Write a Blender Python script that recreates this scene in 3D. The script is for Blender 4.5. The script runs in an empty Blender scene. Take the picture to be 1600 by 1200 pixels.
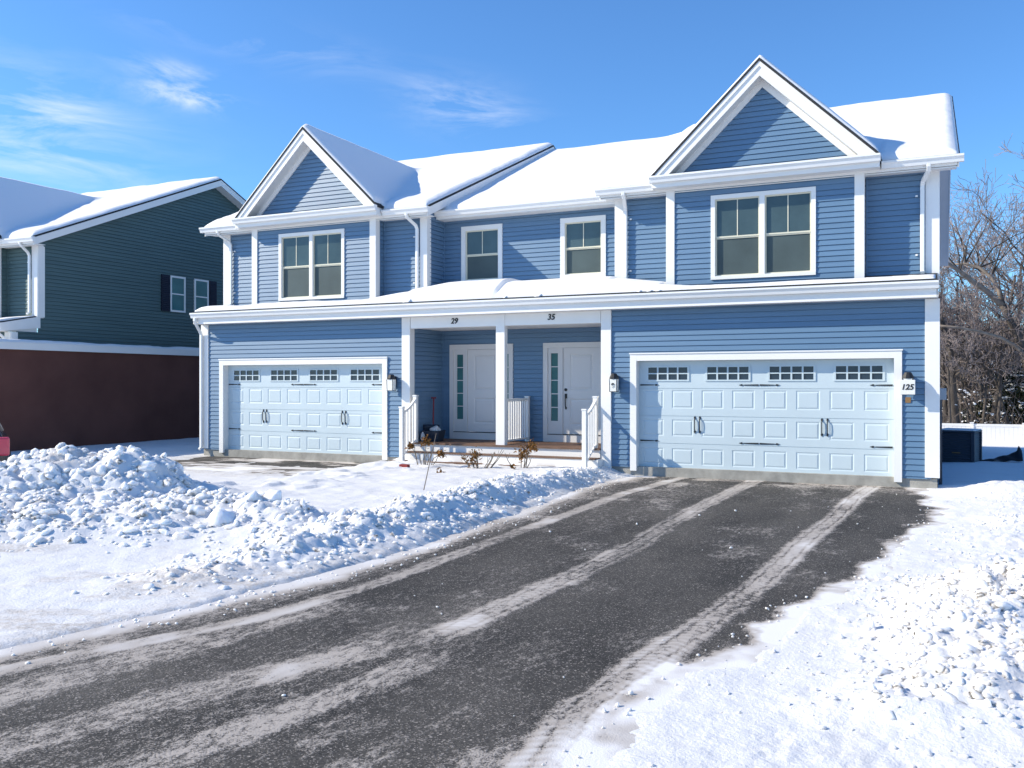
import bpy, bmesh, math, random
import numpy as np
from mathutils import Vector, Matrix
S = bpy.context.scene
COL = S.collection
R = math.radians
rng = np.random.default_rng(7)
random.seed(7)

# ------------------------------------------------------------------ camera
CX, CY, HC = 0.638, -17.594, 1.78
AX = np.array([0.90427, -0.42697]); AY = np.array([0.42697, 0.90427])
cam = bpy.data.cameras.new("camera"); co = bpy.data.objects.new("camera", cam); COL.objects.link(co)
cam.sensor_width = 36; cam.lens = 1400 / 1600 * 36; cam.clip_end = 3000; cam.clip_start = 0.1
cam.shift_y = -0.00125
co.location = (CX, CY, HC)
co.rotation_euler = (R(90), 0, math.atan2(0.42697, 0.90427))
S.camera = co

# ------------------------------------------------------------------ light
SUN = Vector((-2.12, -1.0, 1.42)).normalized()
el = math.asin(SUN.z); az = math.atan2(SUN.x, SUN.y)
sl = bpy.data.lights.new("sun", 'SUN'); sl.energy = 5.0; sl.angle = R(0.5); sl.color = (1, 0.90, 0.72)
so = bpy.data.objects.new("sun", sl); COL.objects.link(so)
so.rotation_euler = SUN.to_track_quat('Z', 'Y').to_euler()
W = bpy.data.worlds.new("World"); S.world = W; W.use_nodes = True
nt = W.node_tree; nt.nodes.clear()
def N(nt, t, **k):
    n = nt.nodes.new(t)
    for a, b in k.items():
        if a.startswith('i_'):
            key = a[2:]; key = int(key) if key.isdigit() else key.replace('_', ' ')
            n.inputs[key].default_value = b
        else: setattr(n, a, b)
    return n
sky = N(nt, 'ShaderNodeTexSky', sky_type='NISHITA', sun_disc=False, sun_elevation=el, sun_rotation=az, altitude=0, air_density=1.0, dust_density=0.25, ozone_density=3.0)
bg = N(nt, 'ShaderNodeBackground', i_Strength=0.135); wo = N(nt, 'ShaderNodeOutputWorld')
tc = N(nt, 'ShaderNodeTexCoord')
def math_(nt, op, a, b=None, c=None, clamp=False):
    n = nt.nodes.new('ShaderNodeMath'); n.operation = op; n.use_clamp = clamp
    for i, v in enumerate((a, b, c)):
        if v is None: continue
        if isinstance(v, (int, float)): n.inputs[i].default_value = v
        else: nt.links.new(v, n.inputs[i])
    return n.outputs[0]
def dirpx(px, py):
    r = (px - 800) / 1400; v = -(py - 598) / 1400
    return Vector((r * AX[0] + AX[1], r * AY[0] + AY[1], v)).normalized()
# thin cirrus: noise masked to a few patches of the sky (by direction)
wmap = N(nt, 'ShaderNodeMapping'); wmap.inputs['Rotation'].default_value = (0, 0, 0.35); wmap.inputs['Scale'].default_value = (1.2, 1.2, 5.0)
nt.links.new(tc.outputs['Generated'], wmap.inputs[0])
wn = N(nt, 'ShaderNodeTexNoise', i_Scale=5.0, i_Detail=9.0, i_Roughness=0.62, i_Distortion=0.6); nt.links.new(wmap.outputs[0], wn.inputs['Vector'])
tot = None
for px, py, rx, ry, amt in ((30, 190, .085, .045, .55), (140, 245, .10, .04, .14), (290, 150, .040, .011, .95), (262, 108, .04, .009, .5), (725, 168, .055, .024, .52), (400, 65, .10, .018, .28)):
    d = dirpx(px, py)
    rt = Vector((AX[0], AY[0], 0)).normalized(); rt = (rt - d * rt.dot(d)).normalized(); up = rt.cross(d)
    tilt = R(-12); rt2 = rt * math.cos(tilt) + up * math.sin(tilt); up2 = up * math.cos(tilt) - rt * math.sin(tilt)
    def dot(v):
        n = N(nt, 'ShaderNodeVectorMath', operation='DOT_PRODUCT'); nt.links.new(tc.outputs['Generated'], n.inputs[0]); n.inputs[1].default_value = v; return n.outputs['Value']
    a = math_(nt, 'MULTIPLY', dot(rt2), 1 / rx); b = math_(nt, 'MULTIPLY', dot(up2), 1 / ry)
    a0 = rt2.dot(d) / rx; b0 = up2.dot(d) / ry
    a = math_(nt, 'SUBTRACT', a, a0); b = math_(nt, 'SUBTRACT', b, b0)
    q = math_(nt, 'ADD', math_(nt, 'MULTIPLY', a, a), math_(nt, 'MULTIPLY', b, b))
    m = math_(nt, 'MULTIPLY', math_(nt, 'POWER', 2.718, math_(nt, 'MULTIPLY', q, -1.0)), amt)
    front = math_(nt, 'GREATER_THAN', dot(d), 0.5)
    m = math_(nt, 'MULTIPLY', m, front)
    tot = m if tot is None else math_(nt, 'ADD', tot, m)
cl = math_(nt, 'MULTIPLY', math_(nt, 'SUBTRACT', wn.outputs[0], 0.46), 4.5, clamp=True)
cl = math_(nt, 'MULTIPLY', cl, tot, clamp=True)
tint = N(nt, 'ShaderNodeMixRGB', blend_type='MULTIPLY', i_Fac=1.0); tint.inputs[2].default_value = (0.58, 0.92, 1.25, 1)
nt.links.new(sky.outputs[0], tint.inputs[1])
cm = N(nt, 'ShaderNodeMixRGB'); cm.inputs[2].default_value = (6.6, 6.8, 7.1, 1)
nt.links.new(cl, cm.inputs[0]); nt.links.new(tint.outputs[0], cm.inputs[1]); nt.links.new(cm.outputs[0], bg.inputs[0]); nt.links.new(bg.outputs[0], wo.inputs[0])
S.view_settings.view_transform = 'Standard'; S.view_settings.look = 'None'; S.view_settings.gamma = 1
S.view_settings.exposure = 0.38
S.cycles.max_bounces = 6; S.cycles.diffuse_bounces = 5; S.cycles.use_denoising = True

# ------------------------------------------------------------------ helpers
def pos(px, Z):
    r = (px - 800) / 1400 * Z
    return CX + r * AX[0] + Z * AX[1], CY + r * AY[0] + Z * AY[1]
def pix(px, py, Z):
    x, y = pos(px, Z); return Vector((x, y, HC - (py - 598) / 1400 * Z))

def h2(ix, iy, seed):
    with np.errstate(over='ignore'):
        h = (ix.astype(np.int64) * 374761393 + iy.astype(np.int64) * 668265263 + seed * 974634777) & 0xffffffff
        h = ((h ^ (h >> 13)) * 1274126177) & 0xffffffff
        h = (h ^ (h >> 16)) & 0xffffffff
    return h / 4294967295.0
def vn(x, y, seed=0):
    x = np.asarray(x, float); y = np.asarray(y, float)
    ix = np.floor(x); iy = np.floor(y); fx = x - ix; fy = y - iy
    fx = fx * fx * fx * (fx * (fx * 6 - 15) + 10); fy = fy * fy * fy * (fy * (fy * 6 - 15) + 10)
    a = h2(ix, iy, seed); b = h2(ix + 1, iy, seed); c = h2(ix, iy + 1, seed); d = h2(ix + 1, iy + 1, seed)
    return (a * (1 - fx) + b * fx) * (1 - fy) + (c * (1 - fx) + d * fx) * fy
def fbm(x, y, f, o=4, seed=0, g=0.5):
    s = 0; a = 1; t = 0
    for i in range(o):
        s = s + a * vn(np.asarray(x) * f + 17.3 * i, np.asarray(y) * f - 9.1 * i, seed + i); t += a; a *= g; f *= 2.03
    return s / t
def sst(a, b, x):
    t = np.clip((np.asarray(x, float) - a) / (b - a), 0, 1); return t * t * (3 - 2 * t)

class MB:
    def __init__(s, tf=None): s.v = []; s.f = []; s.tf = tf
    def P(s, p):
        p = tuple(p); s.v.append(s.tf(p) if s.tf else p); return len(s.v) - 1
    def face(s, pts): s.f.append([s.P(p) for p in pts])
    def box(s, x0, x1, y0, y1, z0, z1):
        i = [s.P(p) for p in ((x0, y0, z0), (x1, y0, z0), (x1, y1, z0), (x0, y1, z0), (x0, y0, z1), (x1, y0, z1), (x1, y1, z1), (x0, y1, z1))]
        for q in ((0, 3, 2, 1), (4, 5, 6, 7), (0, 1, 5, 4), (1, 2, 6, 5), (2, 3, 7, 6), (3, 0, 4, 7)): s.f.append([i[k] for k in q])
        return s
    def prism(s, poly, d):
        n = len(poly); a = [s.P(p) for p in poly]; b = [s.P((p[0] + d[0], p[1] + d[1], p[2] + d[2])) for p in poly]
        s.f.append(a[::-1]); s.f.append(b)
        for k in range(n): s.f.append([a[k], a[(k + 1) % n], b[(k + 1) % n], b[k]])
        return s
    def tube(s, pts, rad, n=6, cap=True):
        pts = [Vector(p) for p in pts]; m = len(pts); rings = []
        if not hasattr(rad, '__len__'): rad = [rad] * m
        for k in range(m):
            t = (pts[min(k + 1, m - 1)] - pts[max(k - 1, 0)]).normalized()
            u = t.cross(Vector((0.31, 0.17, 0.93) if abs(t.z) < 0.9 else (1, 0.1, 0))).normalized(); w = t.cross(u)
            rings.append([s.P(pts[k] + (u * math.cos(2 * math.pi * j / n) + w * math.sin(2 * math.pi * j / n)) * rad[k]) for j in range(n)])
        for k in range(m - 1):
            for j in range(n): s.f.append([rings[k][j], rings[k][(j + 1) % n], rings[k + 1][(j + 1) % n], rings[k + 1][j]])
        if cap: s.f.append(rings[0][::-1]); s.f.append(rings[-1])
        return s
    def build(s, name, mat, parent=None, smooth=False, bevel=0):
        me = bpy.data.meshes.new(name); me.from_pydata(s.v, [], s.f); me.materials.append(mat)
        if s.tf or bevel:
            bm = bmesh.new(); bm.from_mesh(me); bmesh.ops.recalc_face_normals(bm, faces=bm.faces); bm.to_mesh(me); bm.free()
        if smooth: me.polygons.foreach_set('use_smooth', [True] * len(me.polygons))
        o = bpy.data.objects.new(name, me); COL.objects.link(o)
        if parent: o.parent = parent
        if bevel:
            m = o.modifiers.new('bevel', 'BEVEL'); m.width = bevel; m.segments = 2; m.limit_method = 'ANGLE'
        return o
def npmesh(name, v, f, mat, smooth=True, attrs=None, parent=None):
    v = np.asarray(v, np.float32); f = np.asarray(f, np.int32); k = f.shape[1]
    me = bpy.data.meshes.new(name); me.vertices.add(len(v)); me.vertices.foreach_set('co', v.ravel())
    me.loops.add(f.size); me.loops.foreach_set('vertex_index', f.ravel())
    me.polygons.add(len(f)); me.polygons.foreach_set('loop_start', np.arange(0, f.size, k, dtype=np.int32))
    me.polygons.foreach_set('use_smooth', np.full(len(f), smooth))
    me.update(calc_edges=True); me.materials.append(mat)
    for an, av in (attrs or {}).items():
        a = me.attributes.new(an, 'FLOAT', 'POINT'); a.data.foreach_set('value', np.asarray(av, np.float32))
    o = bpy.data.objects.new(name, me); COL.objects.link(o)
    if parent: o.parent = parent
    return o
def thing(name, label, cat, loc=(0, 0, 0), rz=0, group=None):
    o = bpy.data.objects.new(name, None); COL.objects.link(o); o.location = loc; o.rotation_euler.z = rz; o.empty_display_size = .2
    return tag(o, label, cat, group)
def tag(o, label=None, cat=None, group=None, kind=None):
    if label: o['label'] = label
    if cat: o['category'] = cat
    if group: o['group'] = group
    if kind: o['kind'] = kind
    return o

# ------------------------------------------------------------------ materials
def mat(name, col, rough=0.6, spec=0.4, var=0.0, vscale=3.0, bump=0.0, bscale=60.0, metal=0.0, stretch=None, col2=None):
    m = bpy.data.materials.new(name); m.use_nodes = True; t = m.node_tree; b = t.nodes['Principled BSDF']
    b.inputs['Base Color'].default_value = (*col, 1); b.inputs['Roughness'].default_value = rough
    b.inputs['Specular IOR Level'].default_value = spec; b.inputs['Metallic'].default_value = metal
    tcn = N(t, 'ShaderNodeTexCoord'); vec = tcn.outputs['Object']
    if stretch:
        mp = N(t, 'ShaderNodeMapping'); mp.inputs['Scale'].default_value = stretch; t.links.new(vec, mp.inputs[0]); vec = mp.outputs[0]
    if var:
        n = N(t, 'ShaderNodeTexNoise', i_Scale=vscale, i_Detail=5.0, i_Roughness=0.6); t.links.new(vec, n.inputs['Vector'])
        mx = N(t, 'ShaderNodeMixRGB')
        c2 = col2 or tuple(min(1, c * (1 + var)) for c in col); c1 = col if col2 else tuple(c * (1 - var) for c in col)
        mx.inputs[1].default_value = (*c1, 1); mx.inputs[2].default_value = (*c2, 1)
        f = math_(t, 'MULTIPLY_ADD', n.outputs[0], 2.2, -0.6, clamp=True)
        t.links.new(f, mx.inputs[0]); t.links.new(mx.outputs[0], b.inputs['Base Color'])
    if bump:
        n = N(t, 'ShaderNodeTexNoise', i_Scale=bscale, i_Detail=4.0); t.links.new(vec, n.inputs['Vector'])
        bp = N(t, 'ShaderNodeBump', i_Strength=bump, i_Distance=0.01); t.links.new(n.outputs[0], bp.inputs['Height']); t.links.new(bp.outputs[0], b.inputs['Normal'])
    return m
M = {}
M['blue'] = mat('blue_vinyl', (0.109, 0.200, 0.316), 0.45, 0.6, 0.07, 1.2, 0.15, 90, stretch=(0.4, 0.4, 6))
M['teal'] = mat('teal_vinyl', (0.084, 0.138, 0.142), 0.6, 0.3, 0.12, 1.2, 0.15, 90, stretch=(0.4, 0.4, 6))
M['white'] = mat('white_trim', (0.80, 0.79, 0.77), 0.5, 0.4, 0.025, 2.0, 0.05, 40)
M['soffit'] = mat('vented_soffit', (0.74, 0.74, 0.73), 0.6, 0.3, 0.03, 3.0)
M['gutter'] = mat('gutter_metal', (0.80, 0.80, 0.79), 0.35, 0.5, 0.03, 4.0)
M['shingle'] = mat('dark_shingle', (0.040, 0.042, 0.046), 0.9, 0.2, 0.4, 30, 0.8, 60)
M['door'] = mat('pale_blue_steel', (0.53, 0.62, 0.665), 0.5, 0.35, 0.03, 1.5, 0.05, 60)
M['entry'] = mat('entry_door_white', (0.66, 0.64, 0.63), 0.5, 0.35, 0.03, 2)
M['black'] = mat('black_iron', (0.018, 0.019, 0.022), 0.5, 0.4)
M['glass'] = mat('dark_window_glass', (0.056, 0.088, 0.094), 0.10, 0.5, 0.30, 0.8)
M['screen'] = mat('insect_screen', (0.066, 0.092, 0.095), 0.5, 0.25, 0.22, 1.0)
M['gglass'] = mat('garage_glass', (0.020, 0.035, 0.060), 0.1, 0.5)
M['tglass'] = mat('teal_side_glass', (0.055, 0.16, 0.165), 0.12, 0.5, 0.2, 2.0)
M['sash'] = mat('almond_sash', (0.66, 0.63, 0.50), 0.5, 0.4)
M['deck'] = mat('deck_boards', (0.17, 0.105, 0.075), 0.7, 0.2, 0.25, 6, 0.2, 40, stretch=(1, 8, 1))
M['concrete'] = mat('foundation_concrete', (0.33, 0.32, 0.29), 0.9, 0.2, 0.25, 4, 0.5, 40)
M['lampglass'] = mat('milky_lamp_glass', (0.78, 0.77, 0.72), 0.3, 0.5)
M['maroon'] = mat('maroon_panel', (0.125, 0.052, 0.041), 0.7, 0.2, 0.22, 0.8, 0.1, 30)
M['navy'] = mat('navy_shutter', (0.012, 0.014, 0.03), 0.6, 0.3)
M['bark'] = mat('grey_brown_bark', (0.092, 0.080, 0.072), 0.95, 0.1, 0.45, 5, 0.8, 25, stretch=(1, 1, 0.3))
M['palebark'] = mat('pale_weathered_bark', (0.24, 0.20, 0.165), 0.95, 0.1, 0.35, 5, 0.7, 25)
M['twig'] = mat('frosted_twigs', (0.25, 0.21, 0.20), 0.95, 0.1, 0.35, 1.5)
M['wood'] = mat('far_wood', (0.125, 0.103, 0.092), 1, 0.1, 0.45, 0.6)
M['needle'] = mat('dark_evergreen', (0.026, 0.034, 0.020), 0.9, 0.1, 0.5, 1.5)
M['leaf'] = mat('dry_brown_leaf', (0.21, 0.105, 0.035), 0.9, 0.1, 0.5, 20)
M['stem'] = mat('grey_stem', (0.20, 0.17, 0.14), 0.9, 0.1, 0.3, 8)
M['red'] = mat('faded_red_paint', (0.20, 0.035, 0.045), 0.55, 0.3)
M['brick'] = mat('red_brick', (0.25, 0.05, 0.045), 0.9, 0.1, 0.2, 20)
M['acgrey'] = mat('dark_blue_grey_steel', (0.045, 0.055, 0.075), 0.6, 0.3, 0.1, 4)
M['meter'] = mat('meter_grey', (0.30, 0.36, 0.42), 0.5, 0.4)
M['plastic'] = mat('black_plastic_sheet', (0.012, 0.014, 0.02), 0.45, 0.4)
M['bin'] = mat('dark_navy_plastic', (0.014, 0.024, 0.045), 0.5, 0.4)
M['bag'] = mat('white_bag', (0.50, 0.50, 0.51), 0.7, 0.2, 0.08, 9)
M['carpaint'] = mat('black_car_paint', (0.012, 0.014, 0.022), 0.2, 0.6)
M['tyre'] = mat('tyre_rubber', (0.02, 0.02, 0.02), 0.85, 0.2)
M['taillight'] = mat('red_taillight', (0.55, 0.06, 0.10), 0.2, 0.5)
M['chrome'] = mat('grey_rim', (0.4, 0.4, 0.42), 0.3, 0.5, metal=0.6)
M['vinyl'] = mat('white_vinyl_fence', (0.80, 0.80, 0.80), 0.5, 0.3, 0.03, 1)
M['brown'] = mat('brown_clapboard', (0.13, 0.09, 0.07), 0.8, 0.2, 0.2, 1)
M['ochre'] = mat('ochre_plate', (0.25, 0.15, 0.07), 0.7, 0.2)

def snowmat(name, col=(0.85, 0.85, 0.86), dirt=0.0, b1=0.35, b2=0.5, s1=26.0, s2=110.0, sss=0.0):
    m = bpy.data.materials.new(name); m.use_nodes = True; t = m.node_tree; b = t.nodes['Principled BSDF']
    b.inputs['Roughness'].default_value = 0.75; b.inputs['Specular IOR Level'].default_value = 0.25
    tcn = N(t, 'ShaderNodeTexCoord'); vec = tcn.outputs['Object']
    n1 = N(t, 'ShaderNodeTexNoise', i_Scale=s1, i_Detail=6.0, i_Roughness=0.6); t.links.new(vec, n1.inputs['Vector'])
    n2 = N(t, 'ShaderNodeTexNoise', i_Scale=s2, i_Detail=3.0, i_Roughness=0.7); t.links.new(vec, n2.inputs['Vector'])
    bp1 = N(t, 'ShaderNodeBump', i_Strength=b1, i_Distance=0.03); t.links.new(n1.outputs[0], bp1.inputs['Height'])
    bp2 = N(t, 'ShaderNodeBump', i_Strength=b2, i_Distance=0.006); t.links.new(n2.outputs[0], bp2.inputs['Height']); t.links.new(bp1.outputs[0], bp2.inputs['Normal'])
    t.links.new(bp2.outputs[0], b.inputs['Normal'])
    n3 = N(t, 'ShaderNodeTexNoise', i_Scale=1.7, i_Detail=6.0, i_Roughness=0.65); t.links.new(vec, n3.inputs['Vector'])
    mx = N(t, 'ShaderNodeMixRGB'); mx.inputs[1].default_value = (*col, 1); mx.inputs[2].default_value = (0.70, 0.665, 0.62, 1)
    f = math_(t, 'MULTIPLY', math_(t, 'MULTIPLY_ADD', n3.outputs[0], 4.0, -2.15, clamp=True), 0.35 + dirt, clamp=True)
    at = N(t, 'ShaderNodeAttribute', attribute_name='dirt')
    n4 = N(t, 'ShaderNodeTexNoise', i_Scale=14.0, i_Detail=5.0, i_Roughness=0.7); t.links.new(vec, n4.inputs['Vector'])
    g = math_(t, 'MULTIPLY', at.outputs['Fac'], math_(t, 'MULTIPLY_ADD', n4.outputs[0], 3.2, -1.0, clamp=True), clamp=True)
    f = math_(t, 'MAXIMUM', f, g)
    mx.inputs[2].default_value = (0.50, 0.455, 0.41, 1)
    t.links.new(f, mx.inputs[0]); t.links.new(mx.outputs[0], b.inputs['Base Color'])
    if sss:
        b.inputs['Subsurface Weight'].default_value = sss; b.inputs['Subsurface Radius'].default_value = (.9, 1.0, 1.15); b.inputs['Subsurface Scale'].default_value = .075
    return m
M['snow'] = snowmat('snow_ground', col=(0.735, 0.735, 0.745), b1=0.40, b2=0.6, s1=34, s2=130)
M['roofsnow'] = snowmat('roof_snow', col=(0.80, 0.80, 0.81), dirt=-0.35, b1=0.12, b2=0.2, s1=9, s2=60)
M['chunk'] = snowmat('snow_lumps', col=(0.90, 0.895, 0.895), dirt=0.05, b1=0.35, b2=0.45, s1=30, s2=120, sss=1.0)

# asphalt with packed-snow tracks: attribute 'snow' is the share of each spot that still carries snow
m = bpy.data.materials.new('asphalt_drive'); m.use_nodes = True; t = m.node_tree; b = t.nodes['Principled BSDF']
tcn = N(t, 'ShaderNodeTexCoord'); vec = tcn.outputs['Object']
n1 = N(t, 'ShaderNodeTexNoise', i_Scale=75.0, i_Detail=3.0, i_Roughness=0.75); t.links.new(vec, n1.inputs['Vector'])
mp = N(t, 'ShaderNodeMapping'); mp.inputs['Scale'].default_value = (1, 0.45, 1); t.links.new(vec, mp.inputs[0])
n2 = N(t, 'ShaderNodeTexNoise', i_Scale=17.0, i_Detail=6.0, i_Roughness=0.7); t.links.new(mp.outputs[0], n2.inputs['Vector'])
n3 = N(t, 'ShaderNodeTexNoise', i_Scale=1.1, i_Detail=5.0, i_Roughness=0.6); t.links.new(mp.outputs[0], n3.inputs['Vector'])
vo = N(t, 'ShaderNodeTexVoronoi', i_Scale=95.0); t.links.new(vec, vo.inputs['Vector'])
at = N(t, 'ShaderNodeAttribute', attribute_name='snow')
e = math_(t, 'ADD', at.outputs['Fac'], math_(t, 'MULTIPLY_ADD', n1.outputs[0], 1.5, -0.75))
e = math_(t, 'ADD', e, math_(t, 'MULTIPLY_ADD', n2.outputs[0], 1.5, -0.75))
sf = math_(t, 'MULTIPLY_ADD', e, 3.2, -1.25, clamp=True)
for sc_, th, pr in ((38.0, .30, .80), (75.0, .34, .66)):
    v2 = N(t, 'ShaderNodeTexVoronoi', i_Scale=sc_); t.links.new(vec, v2.inputs['Vector']); sep = N(t, 'ShaderNodeSeparateColor'); t.links.new(v2.outputs['Color'], sep.inputs[0])
    k_ = math_(t, 'MULTIPLY', math_(t, 'LESS_THAN', v2.outputs['Distance'], th), math_(t, 'GREATER_THAN', math_(t, 'ADD', sep.outputs[0], math_(t, 'MULTIPLY', at.outputs['Fac'], .25)), pr))
    sf = math_(t, 'MAXIMUM', sf, math_(t, 'MULTIPLY', k_, math_(t, 'MULTIPLY_ADD', sep.outputs[1], .6, .25)))
dust = N(t, 'ShaderNodeMixRGB'); dust.inputs[1].default_value = (0.031, 0.029, 0.0275, 1); dust.inputs[2].default_value = (0.076, 0.070, 0.064, 1)
t.links.new(math_(t, 'MULTIPLY_ADD', n3.outputs[0], 3.0, -1.05, clamp=True), dust.inputs[0])
agg = N(t, 'ShaderNodeMixRGB', blend_type='MULTIPLY', i_Fac=0.8); t.links.new(dust.outputs[0], agg.inputs[1])
gr = N(t, 'ShaderNodeValToRGB'); gr.color_ramp.elements[0].color = (0.45, 0.45, 0.45, 1); gr.color_ramp.elements[1].color = (1.9, 1.9, 1.85, 1); t.links.new(vo.outputs['Color'], gr.inputs[0]); t.links.new(gr.outputs[0], agg.inputs[2])
mx = N(t, 'ShaderNodeMixRGB'); sc_ = N(t, 'ShaderNodeMixRGB'); sc_.inputs[1].default_value = (0.43, 0.385, 0.345, 1); sc_.inputs[2].default_value = (0.80, 0.79, 0.79, 1)
t.links.new(math_(t, 'MULTIPLY_ADD', at.outputs['Fac'], 1.6, -1.25, clamp=True), sc_.inputs[0]); t.links.new(sc_.outputs[0], mx.inputs[2]); t.links.new(agg.outputs[0], mx.inputs[1]); t.links.new(sf, mx.inputs[0]); t.links.new(mx.outputs[0], b.inputs['Base Color'])
b.inputs['Roughness'].default_value = 0.85; b.inputs['Specular IOR Level'].default_value = 0.25
hh = math_(t, 'ADD', math_(t, 'MULTIPLY', sf, 0.9), math_(t, 'MULTIPLY', n1.outputs[0], 0.7))
bp = N(t, 'ShaderNodeBump', i_Strength=0.8, i_Distance=0.008); t.links.new(hh, bp.inputs['Height']); t.links.new(bp.outputs[0], b.inputs['Normal'])
M['asphalt'] = m

# ------------------------------------------------------------------ ground
G = -0.12
XR_T = np.array([(-18, -1.0), (-13.6, -1.0), (-13.0, -1.0), (-12.5, -1.02), (-11.9, -0.90), (-11, -0.62), (-10.3, -0.58), (-9.6, -0.42), (-9.0, -0.22), (-8.3, 0.05), (-7, 0.22), (-5.9, 0.2), (-4.7, 0.5), (-3, 0.58), (-1.2, 0.55), (0, 0.3), (1, 0.3)])
def xr(y): return np.interp(y, XR_T[:, 0], XR_T[:, 1])
def xl(y): return np.interp(y, [-18, -13.6, -12, -10.6, -9, -6, -2.5, -0.8, 0.5], [-5.6, -5.25, -4.95, -4.72, -4.62, -4.75, -5.0, -4.9, -4.85])
def gauss(x, y, px, Z, r, h, ang=0, ry=None):
    cx, cy = pos(px, Z); dx = x - cx; dy = y - cy
    a = dx * AX[0] + dy * AY[0]; c = dx * AX[1] + dy * AY[1]
    return h * np.exp(-((a / r) ** 2 + (c / (ry or r)) ** 2))
def pile_h(x, y):
    p = 0
    for px, Z, r, h, ry in ((150, 13.4, 1.0, .46, 1.3), (50, 13.0, .8, .27, 1.2), (225, 13.1, .55, .30, .9), (-110, 12.6, 1.2, .34, 1.3), (325, 12.2, .7, .20, .8), (415, 11.6, .5, .17, .6), (474, 11.5, .25, .13, .4), (70, 11.0, 1.2, .17, .8), (240, 11.2, 1.0, .15, .7), (-200, 11.0, 1.6, .22, 1.2), (450, 10.7, .7, .10, .5)):
        p = p + gauss(x, y, px, Z, r, h, 0, ry)
    return p * 1.27
def rpile_h(x, y):
    p = 0
    for px, Z, r, h, ry in ((1560, 6.6, .65, .15, .8), (1640, 7.2, .8, .28, .9), (1470, 6.2, .45, .08, .6), (1660, 5.4, .9, .14, .8), (1500, 5.2, .5, .07, .4), (1400, 5.0, .5, .05, .3), (1440, 8.2, .5, .07, .7), (1560, 15.0, 1.0, .10, .6), (1480, 15.2, .6, .06, .5), (1660, 14.6, 1.0, .12, .8), (1640, 11.5, .9, .08, .8)):
        p = p + gauss(x, y, px, Z, r, h, 0, ry)
    return p
def bank_h(x, y):
    c = np.interp(y, [-12, -10.5, -8.5, -6, -3.6, -0.6, 0.5], [-5.9, -5.65, -5.5, -5.6, -5.75, -5.45, -5.4])
    w = np.interp(y, [-12, -10, -7, -3, 0], [.45, .52, .50, .42, .3])
    a = np.interp(y, [-12.2, -11.3, -10, -8, -6, -3, -1, .3], [0, .08, .15, .19, .17, .12, .06, .02])
    n = fbm(x, y, 1.6, 3, 31)
    return a * np.exp(-(((x - c) / w) ** 2)) * (0.45 + 1.1 * n)
def rough_w(x, y):
    return np.clip(pile_h(x, y) * 4.4, 0, 1) + np.clip(bank_h(x, y) * 9, 0, 1) + np.clip(rpile_h(x, y) * 4.5, 0, .9)
def base_g(x, y):
    return G - 0.036 * np.clip(y - 5, 0, 25) - 0.0 * x
def lump(x, y, f, seed):
    n = np.abs(fbm(x, y, f, 2, seed) - 0.5) * 2
    return np.sqrt(n + .01) * 1.5
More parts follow.
